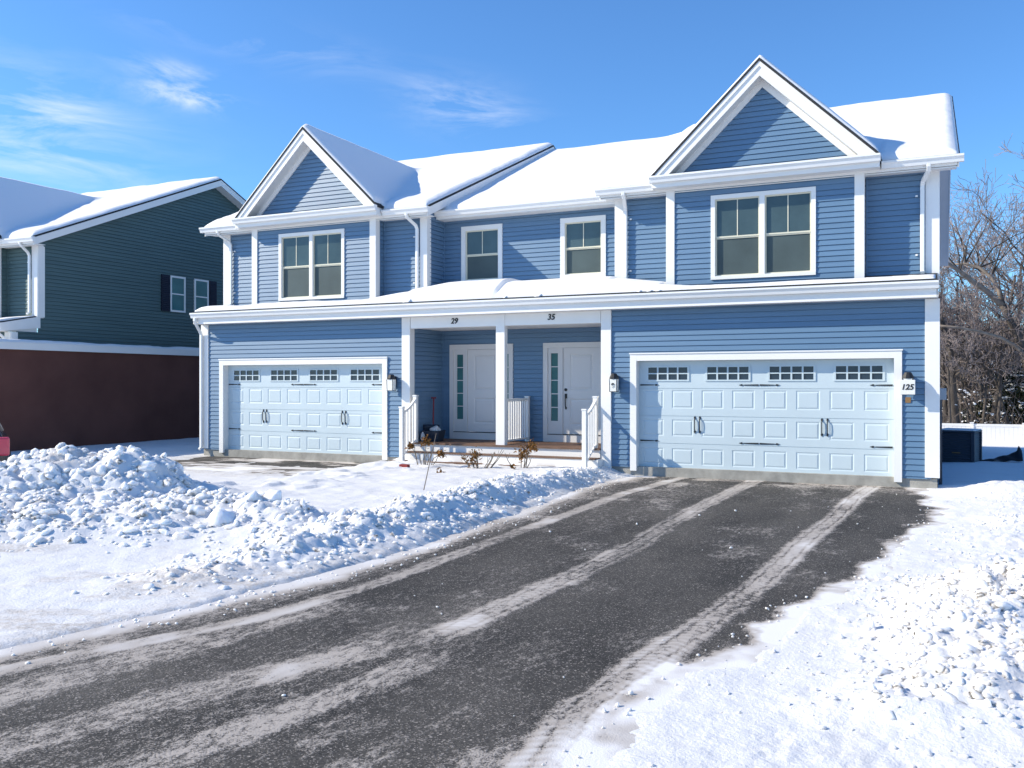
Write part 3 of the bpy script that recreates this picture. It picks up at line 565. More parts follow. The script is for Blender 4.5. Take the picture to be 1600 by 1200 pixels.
def block(P, s, pal, ry=RY, full=True):
    tf = (lambda p: (s * p[0], p[1], p[2])); wm = M[pal]; W_ = M['white']
    mk = lambda: MB(tf)
    u0, u1 = 3.068, 7.893
    # ground floor front
    mb = mk(); siding(mb, lambda u, o, z: (u, 0 - o, z), .06, 3.29, lambda z: (2.45, 8.5), [(2.95, 8.01, -.2, 2.35)]); mb.build('wall', wm, P)
    mk().box(2.5, 8.60, .02, .25, -.5, .07).build('foundation', M['concrete'], P)
    c = mk(); c.box(2.935, 3.068, -.04, .16, -.01, 2.36).box(7.893, 8.025, -.04, .16, -.01, 2.36).box(3.068, 7.893, -.039, .16, 2.225, 2.36).box(2.92, 8.04, -.055, 0, 2.36, 2.385); c.build('door_casing', W_, P)
    mk().box(3.068, 7.893, .03, .5, -.4, -.014).build('door_sill', M['concrete'], P)
    garage_door(P, tf, u0, u1)
    mk().box(8.40, 8.64, -.04, .18, .09, 3.27).build('corner_board', W_, P, bevel=.004)
    # pent roof edge
    # upper floor
    for ua, ub in ((2.40, 3.56), (7.36, 8.55)): mb = mk(); siding(mb, lambda u, o, z: (u, .8 - o, z), 3.72, 5.74, lambda z: (ua, ub)); mb.build('wall', wm, P)
    mb = mk(); siding(mb, lambda u, o, z: (u, .46 - o, z), 3.66, 5.79, lambda z: (3.6, 7.32), [(4.50, 6.475, 3.87, 5.53)]); mb.build('wall', wm, P)
    for h, d in ((3.575, -1), (7.347, 1)):
        mb = mk(); siding(mb, lambda u, o, z: (h + d * o, u, z), 3.66, 5.79, lambda z: (.5, .8)); mb.build('wall', wm, P)
    for a, b_ in ((3.557, 3.735), (7.19, 7.365)): mk().box(a, b_, .425, .60, 3.64, 5.78).build('corner_board', W_, P, bevel=.004)
    for a, b_ in ((2.335, 2.53), (8.40, 8.64)): mk().box(a, b_, .765, .96, 3.70, 5.73).build('corner_board', W_, P, bevel=.004)
    for h in (3.54, 7.385): mk().box(h - .012, h + .012, .765, .80, 3.7, 5.73).build('inside_corner_trim', wm, P)
    window(P, tf, 4.478, 6.495, 3.85, 5.545, .46, 2)
    # side walls
    def side_b(z):
        zz = z - EA_Z + .23
        a = .8; e = 2 * ry - .8
        if zz > 0:
            y = EA_Y + zz / .425; a = max(a, y); e = 2 * ry - a
        return (a, e) if e > a else None
    mb = mk(); siding(mb, lambda u, o, z: (8.60 + o, u, z), 3.3, mz(ry, ry) - .25, side_b); mb.build('wall', wm, P)
    mb = mk(); siding(mb, lambda u, o, z: (8.60 + o, u, z), -.2, 3.3, lambda z: (.15, 2 * ry - .8)); mb.build('wall', wm, P)
    mb = mk()
    def in_b(z):
        if z < 5.66: return (.9, 1.6)
        a = EA_Y + (z - EA_Z + .22) / .425; e = 1.2 + (z - 5.86) / .44
        return (max(a, .9), max(e, 1.6)) if max(e, 1.6) > max(a, .9) else None
    siding(mb, lambda u, o, z: (2.35 - o, u, z), 3.7, 8.7, in_b); mb.build('wall', wm, P)
    mk().box(2.4, 8.6, 2 * ry - .8, 2 * ry - .75, -.5, 5.8).build('wall', wm, P)
    # main roof
    r0, r1 = 2.10, 8.97; ze = EA_Z; zr = mz(ry, ry); ye = 2 * ry - EA_Y
    mk().prism([(r0, EA_Y - .02, ze), (r0, ry, zr), (r0, ye, ze), (r0, ye, ze - .05), (r0, ry, zr - .05), (r0, EA_Y - .02, ze - .05)], (r1 - r0, 0, 0)).build('roof', M['shingle'], P)
    for a, a2 in ((r0 + .012, r0 + .002), (r1 - .04, r1 - .012)):
        rk = mk(); rk.prism([(a, EA_Y + .06, ze - .03), (a, ry, zr - .052), (a, ye - .06, ze - .03), (a, ye - .06, ze - .22), (a, ry, zr - .25), (a, EA_Y + .06, ze - .22)], (.028, 0, 0))
        a = a2; rk.prism([(a, EA_Y + .05, ze - .025), (a, ry, zr - .0515), (a, ye - .05, ze - .025), (a, ye - .05, ze - .09), (a, ry, zr - .115), (a, EA_Y + .05, ze - .09)], (.01, 0, 0))
        rk.build('rake_board', W_, P)
    mk().prism([(r0 + .04, EA_Y + .08, ze - .19), (r0 + .04, ry, zr - .215), (r0 + .04, ye - .06, ze - .19), (r0 + .04, ye - .06, ze - .21), (r0 + .04, ry, zr - .235), (r0 + .04, EA_Y + .08, ze - .21)], (r1 - r0 - .08, 0, 0)).build('soffit', M['soffit'], P)
    f = mk(); f.box(r0 + .045, r1 - .045, .41, .432, 5.70, 5.86); f.build('fascia', W_, P)
    mk().box(r0 + .05, r1 - .05, .432, .80, 5.705, 5.72).build('soffit', M['soffit'], P)
    for a, b_ in ((2.06, GC - GH - .01), (GC + GH + .01, 9.03)):
        g = mk(); gutter(g, a, b_, .409, 5.875); g.build('gutter', M['gutter'], P)
    # cross gable over the bay
    def chev(o1, o2, dx=0): return [(GC - GH - dx, 0, GZ0 - o1), (GC, 0, GZ1 - o1), (GC + GH + dx, 0, GZ0 - o1), (GC + GH + dx, 0, GZ0 - o2), (GC, 0, GZ1 - o2), (GC - GH - dx, 0, GZ0 - o2)]
    sh = lambda pl_, y: [(a, y, c_) for a, _, c_ in pl_]
    mk().prism(sh(chev(-.01, .05), .10), (0, 5.6, 0)).build('roof', M['shingle'], P)
    rk = mk(); k = .33
    sl_ = (GZ1 - GZ0) / GH
    def rake(o1, o2, y, d): # clipped level at the gutter
        lo = GZ0 + .0
        xa = lambda o: GH * (1 - (o + 0.0) / (GZ1 - GZ0)) if o > 0 else GH
        pl_ = [(GC - xa(o1), y, lo), (GC, y, GZ1 - o1), (GC + xa(o1), y, lo), (GC + xa(o2), y, lo), (GC, y, GZ1 - o2), (GC - xa(o2), y, lo)]
        return pl_, (0, d, 0)
    rk.prism(*rake(.052, .33, .135, .03)); rk.prism(*rake(.051, .15, .112, .022)); rk.build('rake_board', W_, P)
    mk().prism(*rake(.28, .32, .166, .29)).build('soffit', M['soffit'], P)
    mk().prism(*rake(.31, .47, .425, .033)).build('frieze_board', W_, P)
    mb = mk(); siding(mb, lambda u, o, z: (u, .46 - o, z), 5.97, GZ1 - .45, lambda z: (GC - (GZ1 - .44 - z) / sl_, GC + (GZ1 - .44 - z) / sl_)); mb.build('wall', wm, P)
    mk().prism([(GC - GH + .12, .10, 5.955), (GC - GH + .12, .455, 6.035), (GC - GH + .12, .455, 5.93), (GC - GH + .12, .10, 5.93)], (2 * GH - .24, 0, 0)).build('roof', M['shingle'], P)
    f = mk(); f.box(GC - GH + .02, GC + GH - .02, .128, .15, 5.74, 5.93); f.build('fascia', W_, P)
    mk().box(GC - GH + .02, GC + GH - .02, .15, .46, 5.745, 5.76).build('soffit', M['soffit'], P)
    for x in (GC - GH + .02, GC + GH - .04): mk().box(x, x + .02, .15, .43, 5.76, 5.96).build('fascia', W_, P)
    g = mk(); gutter(g, GC - GH, GC + GH, .127, 5.965); g.build('gutter', M['gutter'], P)
    # downspouts
    spout(P, tf, [(2.66, .35, 5.79), (2.66, .36, 5.72), (2.66, .42, 5.66), (2.60, .68, 5.52), (2.59, .73, 5.44), (2.59, .73, 3.90), (2.59, .68, 3.84)])
    spout(P, tf, [(8.46, .35, 5.79), (8.46, .36, 5.72), (8.46, .42, 5.66), (8.36, .68, 5.52), (8.35, .73, 5.44), (8.35, .73, 3.86), (8.35, .66, 3.82)])
    for z in (4.15, 5.25):
        for x in (2.69, 8.25): mk().box(x - .02, x + .02, .755, .785, z, z + .03).build('spout_strap', W_, P)

def pent(P, tf, ua, ub):
    def slab(a, b_, y1): MB(tf).prism([(a, -.36, 3.588), (a, y1, 3.588 + .2 * (y1 + .36)), (a, y1, 3.46 + .2 * (y1 + .36)), (a, -.36, 3.46)], (b_ - a, 0, 0)).build('roof', M['shingle'], P)
    return slab
def roof_snow(name, label, loc, u0, u1, y0, y1, d, fn, mat_=None):
    """fn(U,Y) -> top z, deck z, keep mask; faces outside are dropped, borders get a skirt down to the deck."""
    au = np.linspace(u0, u1, max(2, int((u1 - u0) / d) + 1)); ay = y0 + np.cumsum(np.r_[0, np.full(int((min(y1, 8.5) - y0) / d), d), np.full(max(0, int((y1 - 8.5) / .4)), .4)])
    U, Y = np.meshgrid(au, ay); T, Dk, K = fn(U, Y); n, k = len(au), len(ay)
    ii = np.arange(n * k).reshape(k, n); kf = K[:-1, :-1] & K[1:, :-1] & K[:-1, 1:] & K[1:, 1:]
    qq = np.stack([ii[:-1, :-1], ii[:-1, 1:], ii[1:, 1:], ii[1:, :-1]], -1)[kf]
    V = np.stack([U, Y, T], -1).reshape(-1, 3); dk = Dk.ravel()
    ed = np.concatenate([qq[:, [0, 1]], qq[:, [1, 2]], qq[:, [2, 3]], qq[:, [3, 0]]]); key = np.sort(ed, 1); kk = key[:, 0].astype(np.int64) * len(V) + key[:, 1]
    un, inv, ct = np.unique(kk, return_inverse=True, return_counts=True); bd = ed[ct[inv] == 1]
    bvs = np.unique(bd); mp = -np.ones(len(V), int); mp[bvs] = len(V) + np.arange(len(bvs))
    V2 = V[bvs].copy(); V2[:, 2] = dk[bvs] + .003
    sk = np.stack([bd[:, 1], bd[:, 0], mp[bd[:, 0]], mp[bd[:, 1]]], -1)
    V = np.concatenate([V, V2]); F = np.concatenate([qq, sk])
    us = np.unique(F); rm = -np.ones(len(V), int); rm[us] = np.arange(len(us)); V = V[us]; F = rm[F]
    V = V + np.array(loc)
    return tag(npmesh(name, V, F, mat_ or M['roofsnow']), label, 'snow', kind='stuff')
def block_snow(s, loc, label, ry=RY, seed=0, T=.11):
    def fn(U, Y):
        h = np.abs(U) if s != 0 else U
        md = EA_Z + .425 * (np.minimum(Y, 2 * ry - Y) - EA_Y)
        gd = GZ1 + .01 - np.abs(h - GC) * (GZ1 - GZ0) / GH
        isg = (np.abs(h - GC) < GH - .01) & (Y >= .115)
        nz = fbm(U, Y, 1.2, 3, seed) - .5; nf = fbm(U, Y, 6, 3, seed + 9) - .5
        e = np.minimum(np.minimum(h - 2.12, 8.94 - h), (Y - .40)) + .05 * nf
        tm = T * (1 + .5 * nz) * np.sqrt(np.clip(e / .16, .02, 1))
        gtop = gd + .085 * 1.35 * (1 + .3 * nz) * np.sqrt(np.clip((Y - .115) / .15 + .10, .10, 1)) * np.clip((GH - np.abs(h - GC)) / .1, .3, 1)
        mtop = md + tm
        k = 14.0
        both = np.log(np.exp(k * np.clip(mtop - md, -5, 5)) + np.exp(k * np.clip(gtop - md, -5, 5))) / k + md
        top = np.where(isg, np.where(Y > .42, both, gtop), mtop)
        top = np.where(isg & (Y <= .8), np.maximum(gtop, np.where(Y > .42, mtop, -9)), top)
        # the drift in the valleys also leans on the main roof just outside the gable base
        dist = np.abs(h - GC) - GH
        top = top + np.where(~isg & (Y > .42), .06 * np.exp(-(np.clip(dist, 0, 9) / .35) ** 2) * sst(.4, .9, Y) * (1 - sst(1.0, 2.2, Y + .6 * np.clip(dist, 0, 9))), 0)
        deck = np.where(isg, np.maximum(gd, md), md)
        keep = isg | (Y > .385)
        keep &= (h > 2.11) & (h < 8.955)
        return top, deck, keep
    u0, u1 = (2.115, 8.95) if s > 0 else (-8.95, -2.115)
    return roof_snow('roof_snow', label, loc, u0, u1, .12, 2 * ry - .5, .055, fn)

HX = -7.925
# ------------------------------------------------------------------ the blue duplex
H = thing('duplex_house', 'large blue clapboard duplex with two pale garages and snowy gables', 'house', (HX, 0, 0))
block(H, 1, 'blue'); block(H, -1, 'blue')
idt = None
W_ = M['white']
# lower pent roof all along the front
for a, b_, y1 in ((-8.6, -7.355, .8), (-7.355, -3.567, .46), (-3.567, -2.35, .8), (-2.35, 2.35, 1.6), (2.35, 3.567, .8), (3.567, 7.355, .46), (7.355, 8.6, .8)):
    MB().prism([(a, -.36, 3.588), (a, y1, 3.588 + .2 * (y1 + .36)), (a, y1, 3.46 + .2 * (y1 + .36)), (a, -.36, 3.46)], (b_ - a, 0, 0)).build('pent_roof', M['shingle'], H)
g = MB(); gutter(g, -8.62, 8.62, -.332, 3.555); g.build('gutter', M['gutter'], H)
MB().box(-8.60, 8.60, -.33, -.308, 3.275, 3.46).build('fascia', W_, H)
MB().box(-8.60, 8.60, -.308, .02, 3.28, 3.295).build('soffit', M['soffit'], H)
for s in (-1, 1):
    MB().prism([(s * 8.59, -.33, 3.46), (s * 8.59, .8, 3.69), (s * 8.59, .8, 3.30), (s * 8.59, -.33, 3.28)], (s * .025, 0, 0)).build('rake_board', W_, H)
# middle wall, roof and windows
mb = MB(); siding(mb, front(1.6), 3.8, 5.74, lambda z: (-2.35, 2.35), [(-1.83, -.76, 4.2, 5.55), (.76, 1.83, 4.2, 5.55)]); mb.build('wall', M['blue'], H)
window(H, None, -1.85, -.745, 4.175, 5.565, 1.6, 1, casing=.11); window(H, None, .745, 1.85, 4.175, 5.565, 1.6, 1, casing=.11)
for s in (-1, 1): MB().box(s * 2.34 - .018, s * 2.34 + .018, 1.565, 1.6, 3.8, 5.72).build('inside_corner_trim', M['blue'], H)
def mzm(y): return 5.87 + .44 * (min(y, 16 - y) - 1.16)
MB().prism([(-2.34, 1.14, 5.87), (-2.34, 8, mzm(8)), (-2.34, 14.8, 5.87), (-2.34, 14.8, 5.82), (-2.34, 8, mzm(8) - .05), (-2.34, 1.14, 5.82)], (4.68, 0, 0)).build('roof', M['shingle'], H)
g = MB(); gutter(g, -2.33, 2.33, 1.199, 5.905); g.build('gutter', M['gutter'], H)
MB().box(-2.335, 2.335, 1.20, 1.222, 5.72, 5.83).build('fascia', W_, H)
MB().box(-2.335, 2.335, 1.222, 1.6, 5.725, 5.74).build('soffit', M['soffit'], H)
# lower left downspout
spout(H, None, [(-8.50, -.40, 3.43), (-8.50, -.40, 3.36), (-8.52, -.34, 3.28), (-8.58, -.14, 3.10), (-8.59, -.085, 3.02), (-8.59, -.085, .35), (-8.59, -.085, .12), (-8.60, -.14, .06)])
# porch
mb = MB(); dl = (-2.115, -.415, .42, 2.70); drr = (.36, 2.06, .42, 2.70)
siding(mb, front(1.5), .40, 3.06, lambda z: (-2.34, 2.34), [(dl[0] + .02, dl[1] - .02, .3, 2.68), (drr[0] + .02, drr[1] - .02, .3, 2.68)]); mb.build('wall', M['blue'], H)
for s in (-1, 1):
    mb = MB(); siding(mb, lambda u, o, z: (s * (2.34 - o), u, z), .40, 3.06, lambda z: (.1, 1.5)); mb.build('wall', M['blue'], H)
    MB().box(s * 2.325 - .014, s * 2.325 + .014, 1.465, 1.5, .42, 3.04).build('inside_corner_trim', M['blue'], H)
MB().box(-2.34, 2.34, .14, 1.5, 3.04, 3.06).build('ceiling', M['soffit'], H)
beam = MB().box(-2.30, 2.30, -.035, .14, 3.02, 3.278).build('beam', W_, H, bevel=.003)
for s in (-1, 1): MB().box(s * 2.42 - .11, s * 2.42 + .11, -.045, .16, -.10, 3.277).build('post', W_, H, bevel=.004)
MB().box(-.112, .10, -.05, .10, .42, 3.275).build('post', W_, H, bevel=.004)
dk = MB()
for k in range(12): dk.box(-2.30, 2.30, -.10 + k * .135, -.10 + k * .135 + .129, .385, .42)
dk.build('porch_deck', M['deck'], H)
MB().box(-2.30, 2.30, -.06, 1.5, -.2, .383).build('porch_base', W_, H)
st = MB().box(-2.36, 2.36, -.06 - .31, -.06, -.25, .205).box(-2.40, 2.40, -.06 - .62, -.06 - .311, -.25, .025).build('step_riser', W_, H)
MB().box(-2.30, 2.30, -.062 - .325, -.062, .206, .228).build('step_tread', M['deck'], H)
MB().box(-2.44, 2.44, -.062 - .635, -.062 - .312, .026, .048).build('step_tread', M['deck'], H)
def railing(pts_top, pts_bot, newels, nb, name='railing'):
    r_ = MB()
    def bar(pts, w, h):
        nonlocal r_
        for a, b_ in zip(pts[:-1], pts[1:]):
            a = Vector(a); b_ = Vector(b_); d = Vector((b_ - a)); sx = Vector((w / 2, 0, 0)); sz = Vector((0, 0, h / 2))
            i = [r_.P(q + sx * i_ + sz * j_) for q in (a, b_) for i_, j_ in ((-1, -1), (1, -1), (1, 1), (-1, 1))]
            for q in ((0, 1, 2, 3), (4, 5, 6, 7), (0, 1, 5, 4), (1, 2, 6, 5), (2, 3, 7, 6), (3, 0, 4, 7)): r_.f.append([i[k] for k in q])
    bar(pts_top, .055, .05); o = r_.build(name, W_, H); r_ = MB(); bar(pts_bot, .045, .04); r_.build('bottom_rail', W_, o)
    for x, y, za, zb in newels:
        n = MB().box(x - .045, x + .045, y - .045, y + .045, za, zb - .03).box(x - .055, x + .055, y - .055, y + .055, zb - .03, zb)
        n.v.append((x, y, zb + .03)); k = len(n.v) - 1
        n.build('newel', W_, o, bevel=.003)
    T_ = [Vector(p) for p in pts_top]; B_ = [Vector(p) for p in pts_bot]
    def at(P_, y):
        for a, b_ in zip(P_[:-1], P_[1:]):
            if min(a.y, b_.y) - 1e-6 <= y <= max(a.y, b_.y) + 1e-6: return a.lerp(b_, (y - a.y) / (b_.y - a.y))
        return P_[-1]
    y0, y1 = T_[0].y, T_[-1].y
    for k in range(nb):
        y = y0 + (y1 - y0) * (k + 1) / (nb + 1); a = at(T_, y); c = at(B_, y)
        MB().box(a.x - .016, a.x + .016, y - .016, y + .016, c.z, a.z).build('baluster', W_, o)
    return o
for x, y0, y1 in ((-2.16, -.62, -.04), (2.17, -.62, .02)):
    tp = [(x, y0, 1.12)] + [(x, y0 + (y1 - y0) * f, 1.12 + .27 * f ** 1.7 + .03 * f) for f in (.2, .4, .6, .8, 1)]
    railing(tp, [(x, y0, .14), (x, y1, .50)], [(x, y0, -.02, 1.25), (x, y1, .38, 1.50)], 4)
railing([(.0, .16, 1.40), (.0, 1.36, 1.40)], [(.0, .16, .50), (.0, 1.36, .50)], [(.0, 1.38, .42, 1.47)], 9)

def entry(u0, handle):
    u1 = u0 + 1.70; z0, z1 = .42, 2.70; Y = 1.5
    c = MB().box(u0, u0 + .11, Y - .04, Y + .05, z0, z1).box(u1 - .11, u1, Y - .04, Y + .05, z0, z1).box(u0 + .11, u1 - .11, Y - .04, Y + .05, z1 - .12, z1)
    a, b_ = u0 + .11, u1 - .11
    sw = .325; sr = .16
    for x in (a + sw, b_ - sr - .05): c.box(x, x + .05, Y - .03, Y + .05, .60, z1 - .12)
    c.box(a, b_, Y - .035, Y + .05, z0, .585)
    d = c.build('entry_door', M['entry'], H)
    MB().box(a, b_, Y - .045, Y + .04, .586, .60).build('threshold', M['black'], d)
    for x, w_, in_ in ((a, sw, .075), (b_ - sr, sr, .04)):
        f = MB(); gx0, gx1 = x + in_ * (1 if in_ > .05 else 1.6), x + w_ - in_ * (1 if in_ > .05 else .3); gz0, gz1 = .90, 2.46
        f.box(x, gx0, Y - .01, Y + .04, .60, z1 - .12).box(gx1, x + w_, Y - .01, Y + .04, .60, z1 - .12).box(gx0, gx1, Y - .01, Y + .04, .60, gz0).box(gx0, gx1, Y - .01, Y + .04, gz1, z1 - .12)
        for k in range(1, 5): z = gz0 + (gz1 - gz0) * k / 5; f.box(gx0, gx1, Y - .005, Y + .03, z - .01, z + .01)
        f.build('sidelight', M['entry'], d); MB().box(gx0, gx1, Y + .015, Y + .02, gz0, gz1).build('pane', M['tglass'], d)
    p0, p1 = a + sw + .053, b_ - sr - .053; pz0, pz1 = .605, z1 - .124
    L = MB(); L.box(p0, p1, Y + .012, Y + .04, pz0, pz1)
    hol = [(.80, 1.42), (1.60, 2.44)]; q0, q1 = p0 + .16, p1 - .16
    for za, zb in ((pz0, .80), (1.42, 1.60), (2.44, pz1)): L.box(p0, p1, Y - .004, Y + .02, za, zb)
    for za, zb in hol:
        L.box(p0, q0, Y - .004, Y + .02, za, zb); L.box(q1, p1, Y - .004, Y + .02, za, zb)
        A = [(q0, Y - .004, za), (q1, Y - .004, za), (q1, Y - .004, zb), (q0, Y - .004, zb)]; i = .03; j = .075
        B = [(q0 + i, Y + .011, za + i), (q1 - i, Y + .011, za + i), (q1 - i, Y + .011, zb - i), (q0 + i, Y + .011, zb - i)]
        C_ = [(q0 + j, Y - .002, za + j), (q1 - j, Y - .002, za + j), (q1 - j, Y - .002, zb - j), (q0 + j, Y - .002, zb - j)]
        for e1, e2 in ((A, B), (B, C_)):
            for k in range(4): L.face([e1[k], e1[(k + 1) % 4], e2[(k + 1) % 4], e2[k]])
        L.face(C_)
    L.build('door_leaf', M['entry'], d)
    hx = p0 + .07 if handle < 0 else p1 - .07
    hb = MB().tube([(hx, Y - .01, 1.62), (hx, Y - .03, 1.62)], .035, 10).tube([(hx, Y - .005, 1.50), (hx, Y - .05, 1.47), (hx, Y - .055, 1.36), (hx, Y - .05, 1.25), (hx, Y - .005, 1.20)], .013, 6).box(hx - .028, hx + .028, Y - .015, Y - .002, 1.42, 1.53).box(hx - .018, hx + .018, Y - .015, Y - .002, 1.17, 1.22)
    hb.build('handle', M['black'], d)
entry(-2.115, 1); entry(.36, -1)

def text(body, parent, loc, size, matn, rot=(R(90), 0, 0), ext=.006, shear=0, name='house_number'):
    c = bpy.data.curves.new('t', 'FONT'); c.body = body; c.size = size; c.extrude = ext; c.align_x = 'CENTER'; c.align_y = 'CENTER'; c.shear = shear; c.offset = .004
    o = bpy.data.objects.new('t', c); me = bpy.data.meshes.new_from_object(o); bpy.data.objects.remove(o); bpy.data.curves.remove(c)
    me.name = name; me.materials.clear(); me.materials.append(M[matn]); ob = bpy.data.objects.new(name, me); COL.objects.link(ob); ob.parent = parent; ob.location = loc; ob.rotation_euler = rot
    return ob
text('29', beam, (-1.155, -.041, 3.155), .17, 'black', shear=.2); text('35', beam, (1.19, -.041, 3.17), .17, 'black', shear=.2)
# electric meter and conduit on the right-hand end
MB().box(8.60, 8.75, .45, .62, 1.47, 1.68).build('meter_box', M['meter'], H)
MB().tube([(8.66, .54, 1.47), (8.66, .54, .05)], .018, 8).box(8.62, 8.68, .40, .5, -.1, .85).build('conduit', M['acgrey'], H)

# ------------------------------------------------------------------ wall lanterns
def lantern(x, label, digits=None):
    t = thing('wall_lantern', label, 'lamp', (x, -.02, 1.77), 0, 'lanterns beside the garage doors')
    MB().box(-.05, .05, -.03, 0, -.08, .16).tube([(0, -.02, .08), (0, -.06, .17), (0, -.12, .17), (0, -.14, .12)], .016, 6).build('bracket', M['black'], t)
    c = MB(); n = 10
    rings = []
    for r__, z in ((.045, .20), (.06, .19), (.095, .12), (.10, .09), (.09, .085)):
        rings.append([c.P((r__ * math.cos(2 * math.pi * k / n), -.14 + r__ * math.sin(2 * math.pi * k / n), z)) for k in range(n)])
    for a, b_ in zip(rings[:-1], rings[1:]):
        for k in range(n): c.f.append([a[k], a[(k + 1) % n], b_[(k + 1) % n], b_[k]])
    c.f.append(rings[0]); c.f.append(rings[-1][::-1]); c.build('cap', M['black'], t)
    w0, w1 = .078, .072
    g = MB(); A = [(-w0, -.14 - w0, .084), (w0, -.14 - w0, .084), (w0, -.14 + w0, .084), (-w0, -.14 + w0, .084)]; B = [(-w1, -.14 - w1, -.17), (w1, -.14 - w1, -.17), (w1, -.14 + w1, -.17), (-w1, -.14 + w1, -.17)]
    g.face(A); g.face(B[::-1])
    for k in range(4): g.face([A[k], A[(k + 1) % 4], B[(k + 1) % 4], B[k]])
    gl = g.build('glass_panel', M['lampglass'], t)
    fr = MB()
    for k in range(4): fr.tube([A[k], B[k]], .006, 4)
    for k in range(4): fr.tube([B[k], B[(k + 1) % 4]], .006, 4)
    fr.build('frame', M['black'] , t)
    if digits:
        if len(digits) > 1:
            MB().box(-.135, .122, -.245, -.232, -.20, .06).build('number_plate', M['lampglass'], t, bevel=.01)
            text(digits, t, (-.008, -.247, -.07), .135, 'black', shear=.2, ext=.003, name='number')
        else: text(digits, t, (.0, -.222, -.05), .13, 'black', ext=.003, name='number')
    return t
lantern(.20, 'black capped wall lantern with a white plate numbered 25 right of the wide garage door', '125')
lantern(-5.29, 'wall lantern with milky glass between the right porch post and right garage door', '9')
lantern(-10.66, 'wall lantern with milky glass between left garage door and left porch post')
MB().box(.155, .245, -.02, -.012, 1.42, 1.52).build('marker_plate', M['ochre'], H).location.x = 7.925

# ------------------------------------------------------------------ snow on the roofs
block_snow(1, (HX, 0, 0), 'smooth snow over the taller gable roof above the right garage', seed=100)
block_snow(-1, (HX, 0, 0), 'smooth snow over the smaller looking gable roof above the left garage', seed=140)
def mid_fn(U, Y):
    md = 5.87 + .44 * (np.minimum(Y, 16 - Y) - 1.16); e = np.minimum(Y - 1.18 + .05 * (fbm(U, Y, 6, 3, 3) - .5), 9)
    drift = .10 * np.exp(-((2.3 - U) / .5) ** 2) + .05 * np.exp(-((2.3 + U) / .25) ** 2)
    t = .10 * (1 + .5 * (fbm(U, Y, 1, 3, 5) - .5)) * np.sqrt(np.clip(e / .16, .02, 1)) + drift * sst(1.2, 1.8, Y)
    return md + t, md, (Y > 1.17) & (np.abs(U) < 2.34)
roof_snow('roof_snow', 'snow over the lower middle roof above the two single windows', (HX, 0, 0), -2.335, 2.335, 1.18, 14.5, .06, mid_fn)
def pent_fn(U, Y):
    dk_ = 3.588 + .2 * (Y + .36); a = np.abs(U)
    nb_ = .16 * (fbm(U, Y * 0, 1.6, 3, 8) - .5)
    lim = np.where(a < 2.335, 1.58, np.where(a < 3.55, .60, np.where(a < 7.37, np.where(U > 0, .12, .30), np.where(U > 0, .45, .60))) + nb_)
    nf = fbm(U, Y, 5, 3, 6) - .5; n1 = fbm(U, Y, 1.1, 3, 7) - .5
    e = np.minimum(np.minimum(Y + .345, 8.58 - a) + .05 * nf, 9)
    midw = 1 - sst(1.6, 4.2, np.abs(U - .35))
    lo = np.where(U < 0, .095, .038)
    t = lo * (1 + .6 * n1) * (1 - .75 * sst(.0, .42, Y) * (a > 2.4))
    t = t + midw * (.06 + .19 * sst(-.4, .3, Y) * (1 - .75 * sst(.5, 1.5, Y)))
    t = np.clip(t, .004, 1) * np.sqrt(np.clip(e / .13, .03, 1))
    return dk_ + t, dk_, (Y <= lim + 1e-6) & (e > -.01)
roof_snow('roof_snow', 'long strip of snow on the low front roof, thickest above the porch', (HX, 0, 0), -8.57, 8.57, -.365, 1.58, .045, pent_fn)
def ledge_fn(U, Y):
    dk_ = 5.957 + .225 * (Y - .10); w = fbm(U, Y * 0, 2.5, 3, 55)
    t = .035 * np.clip(w * 2.4 - .6, 0.02, 1) * np.sqrt(np.clip((Y - .09) / .05, .05, 1)); keep = (Y > .095) & (Y < .11 + .14 * w)
    return dk_ + t, dk_, keep
for s, l in ((1, 'thin snow line on the ledge under the right front gable'), (-1, 'thin snow line on the ledge under the left front gable')):
    roof_snow('ledge_snow', l, (HX + s * GC, 0, 0), -GH + .15, GH - .15, .10, .30, .02, ledge_fn)

# ------------------------------------------------------------------ neighbour house
NB = (HX - 22.6, -1.5, -.12); NRY = 7.5
Nh = thing('neighbour_house', 'dark teal clapboard house with snowy gable end beyond the maroon wall', 'house', NB)
block(Nh, 1, 'teal', ry=NRY)
MB().prism([(2.3, -.36, 3.525), (2.3, .46, 3.69), (2.3, .46, 3.63), (2.3, -.36, 3.46)], (6.3, 0, 0)).build('pent_roof', M['shingle'], Nh)
MB().prism([(7.355, .46, 3.69), (7.355, .8, 3.757), (7.355, .8, 3.69), (7.355, .46, 3.63)], (1.245, 0, 0)).build('pent_roof', M['shingle'], Nh)
g = MB(); gutter(g, 2.3, 8.62, -.332, 3.555); g.build('gutter', M['gutter'], Nh)
MB().box(2.3, 8.60, -.33, -.308, 3.275, 3.46).build('fascia', W_, Nh); MB().box(2.3, 8.60, -.308, .02, 3.28, 3.295).build('soffit', M['soffit'], Nh)
MB().prism([(8.59, -.33, 3.50), (8.59, .85, 3.74), (8.59, .85, 3.42), (8.59, -.33, 3.28)], (.06, 0, 0)).build('rake_board', W_, Nh)
spout(Nh, None, [(8.44, -.40, 3.43), (8.44, -.40, 3.36), (8.44, -.34, 3.30), (8.50, -.14, 3.12), (8.52, -.085, 3.04), (8.52, -.085, .3)])
MB().box(8.60, 8.66, -.02, .16, .1, 3.27).box(8.60, 8.66, .78, .98, 3.72, 5.7).build('corner_board', W_, Nh)
sidetf = lambda p: (8.60 - p[1], p[0], p[2])
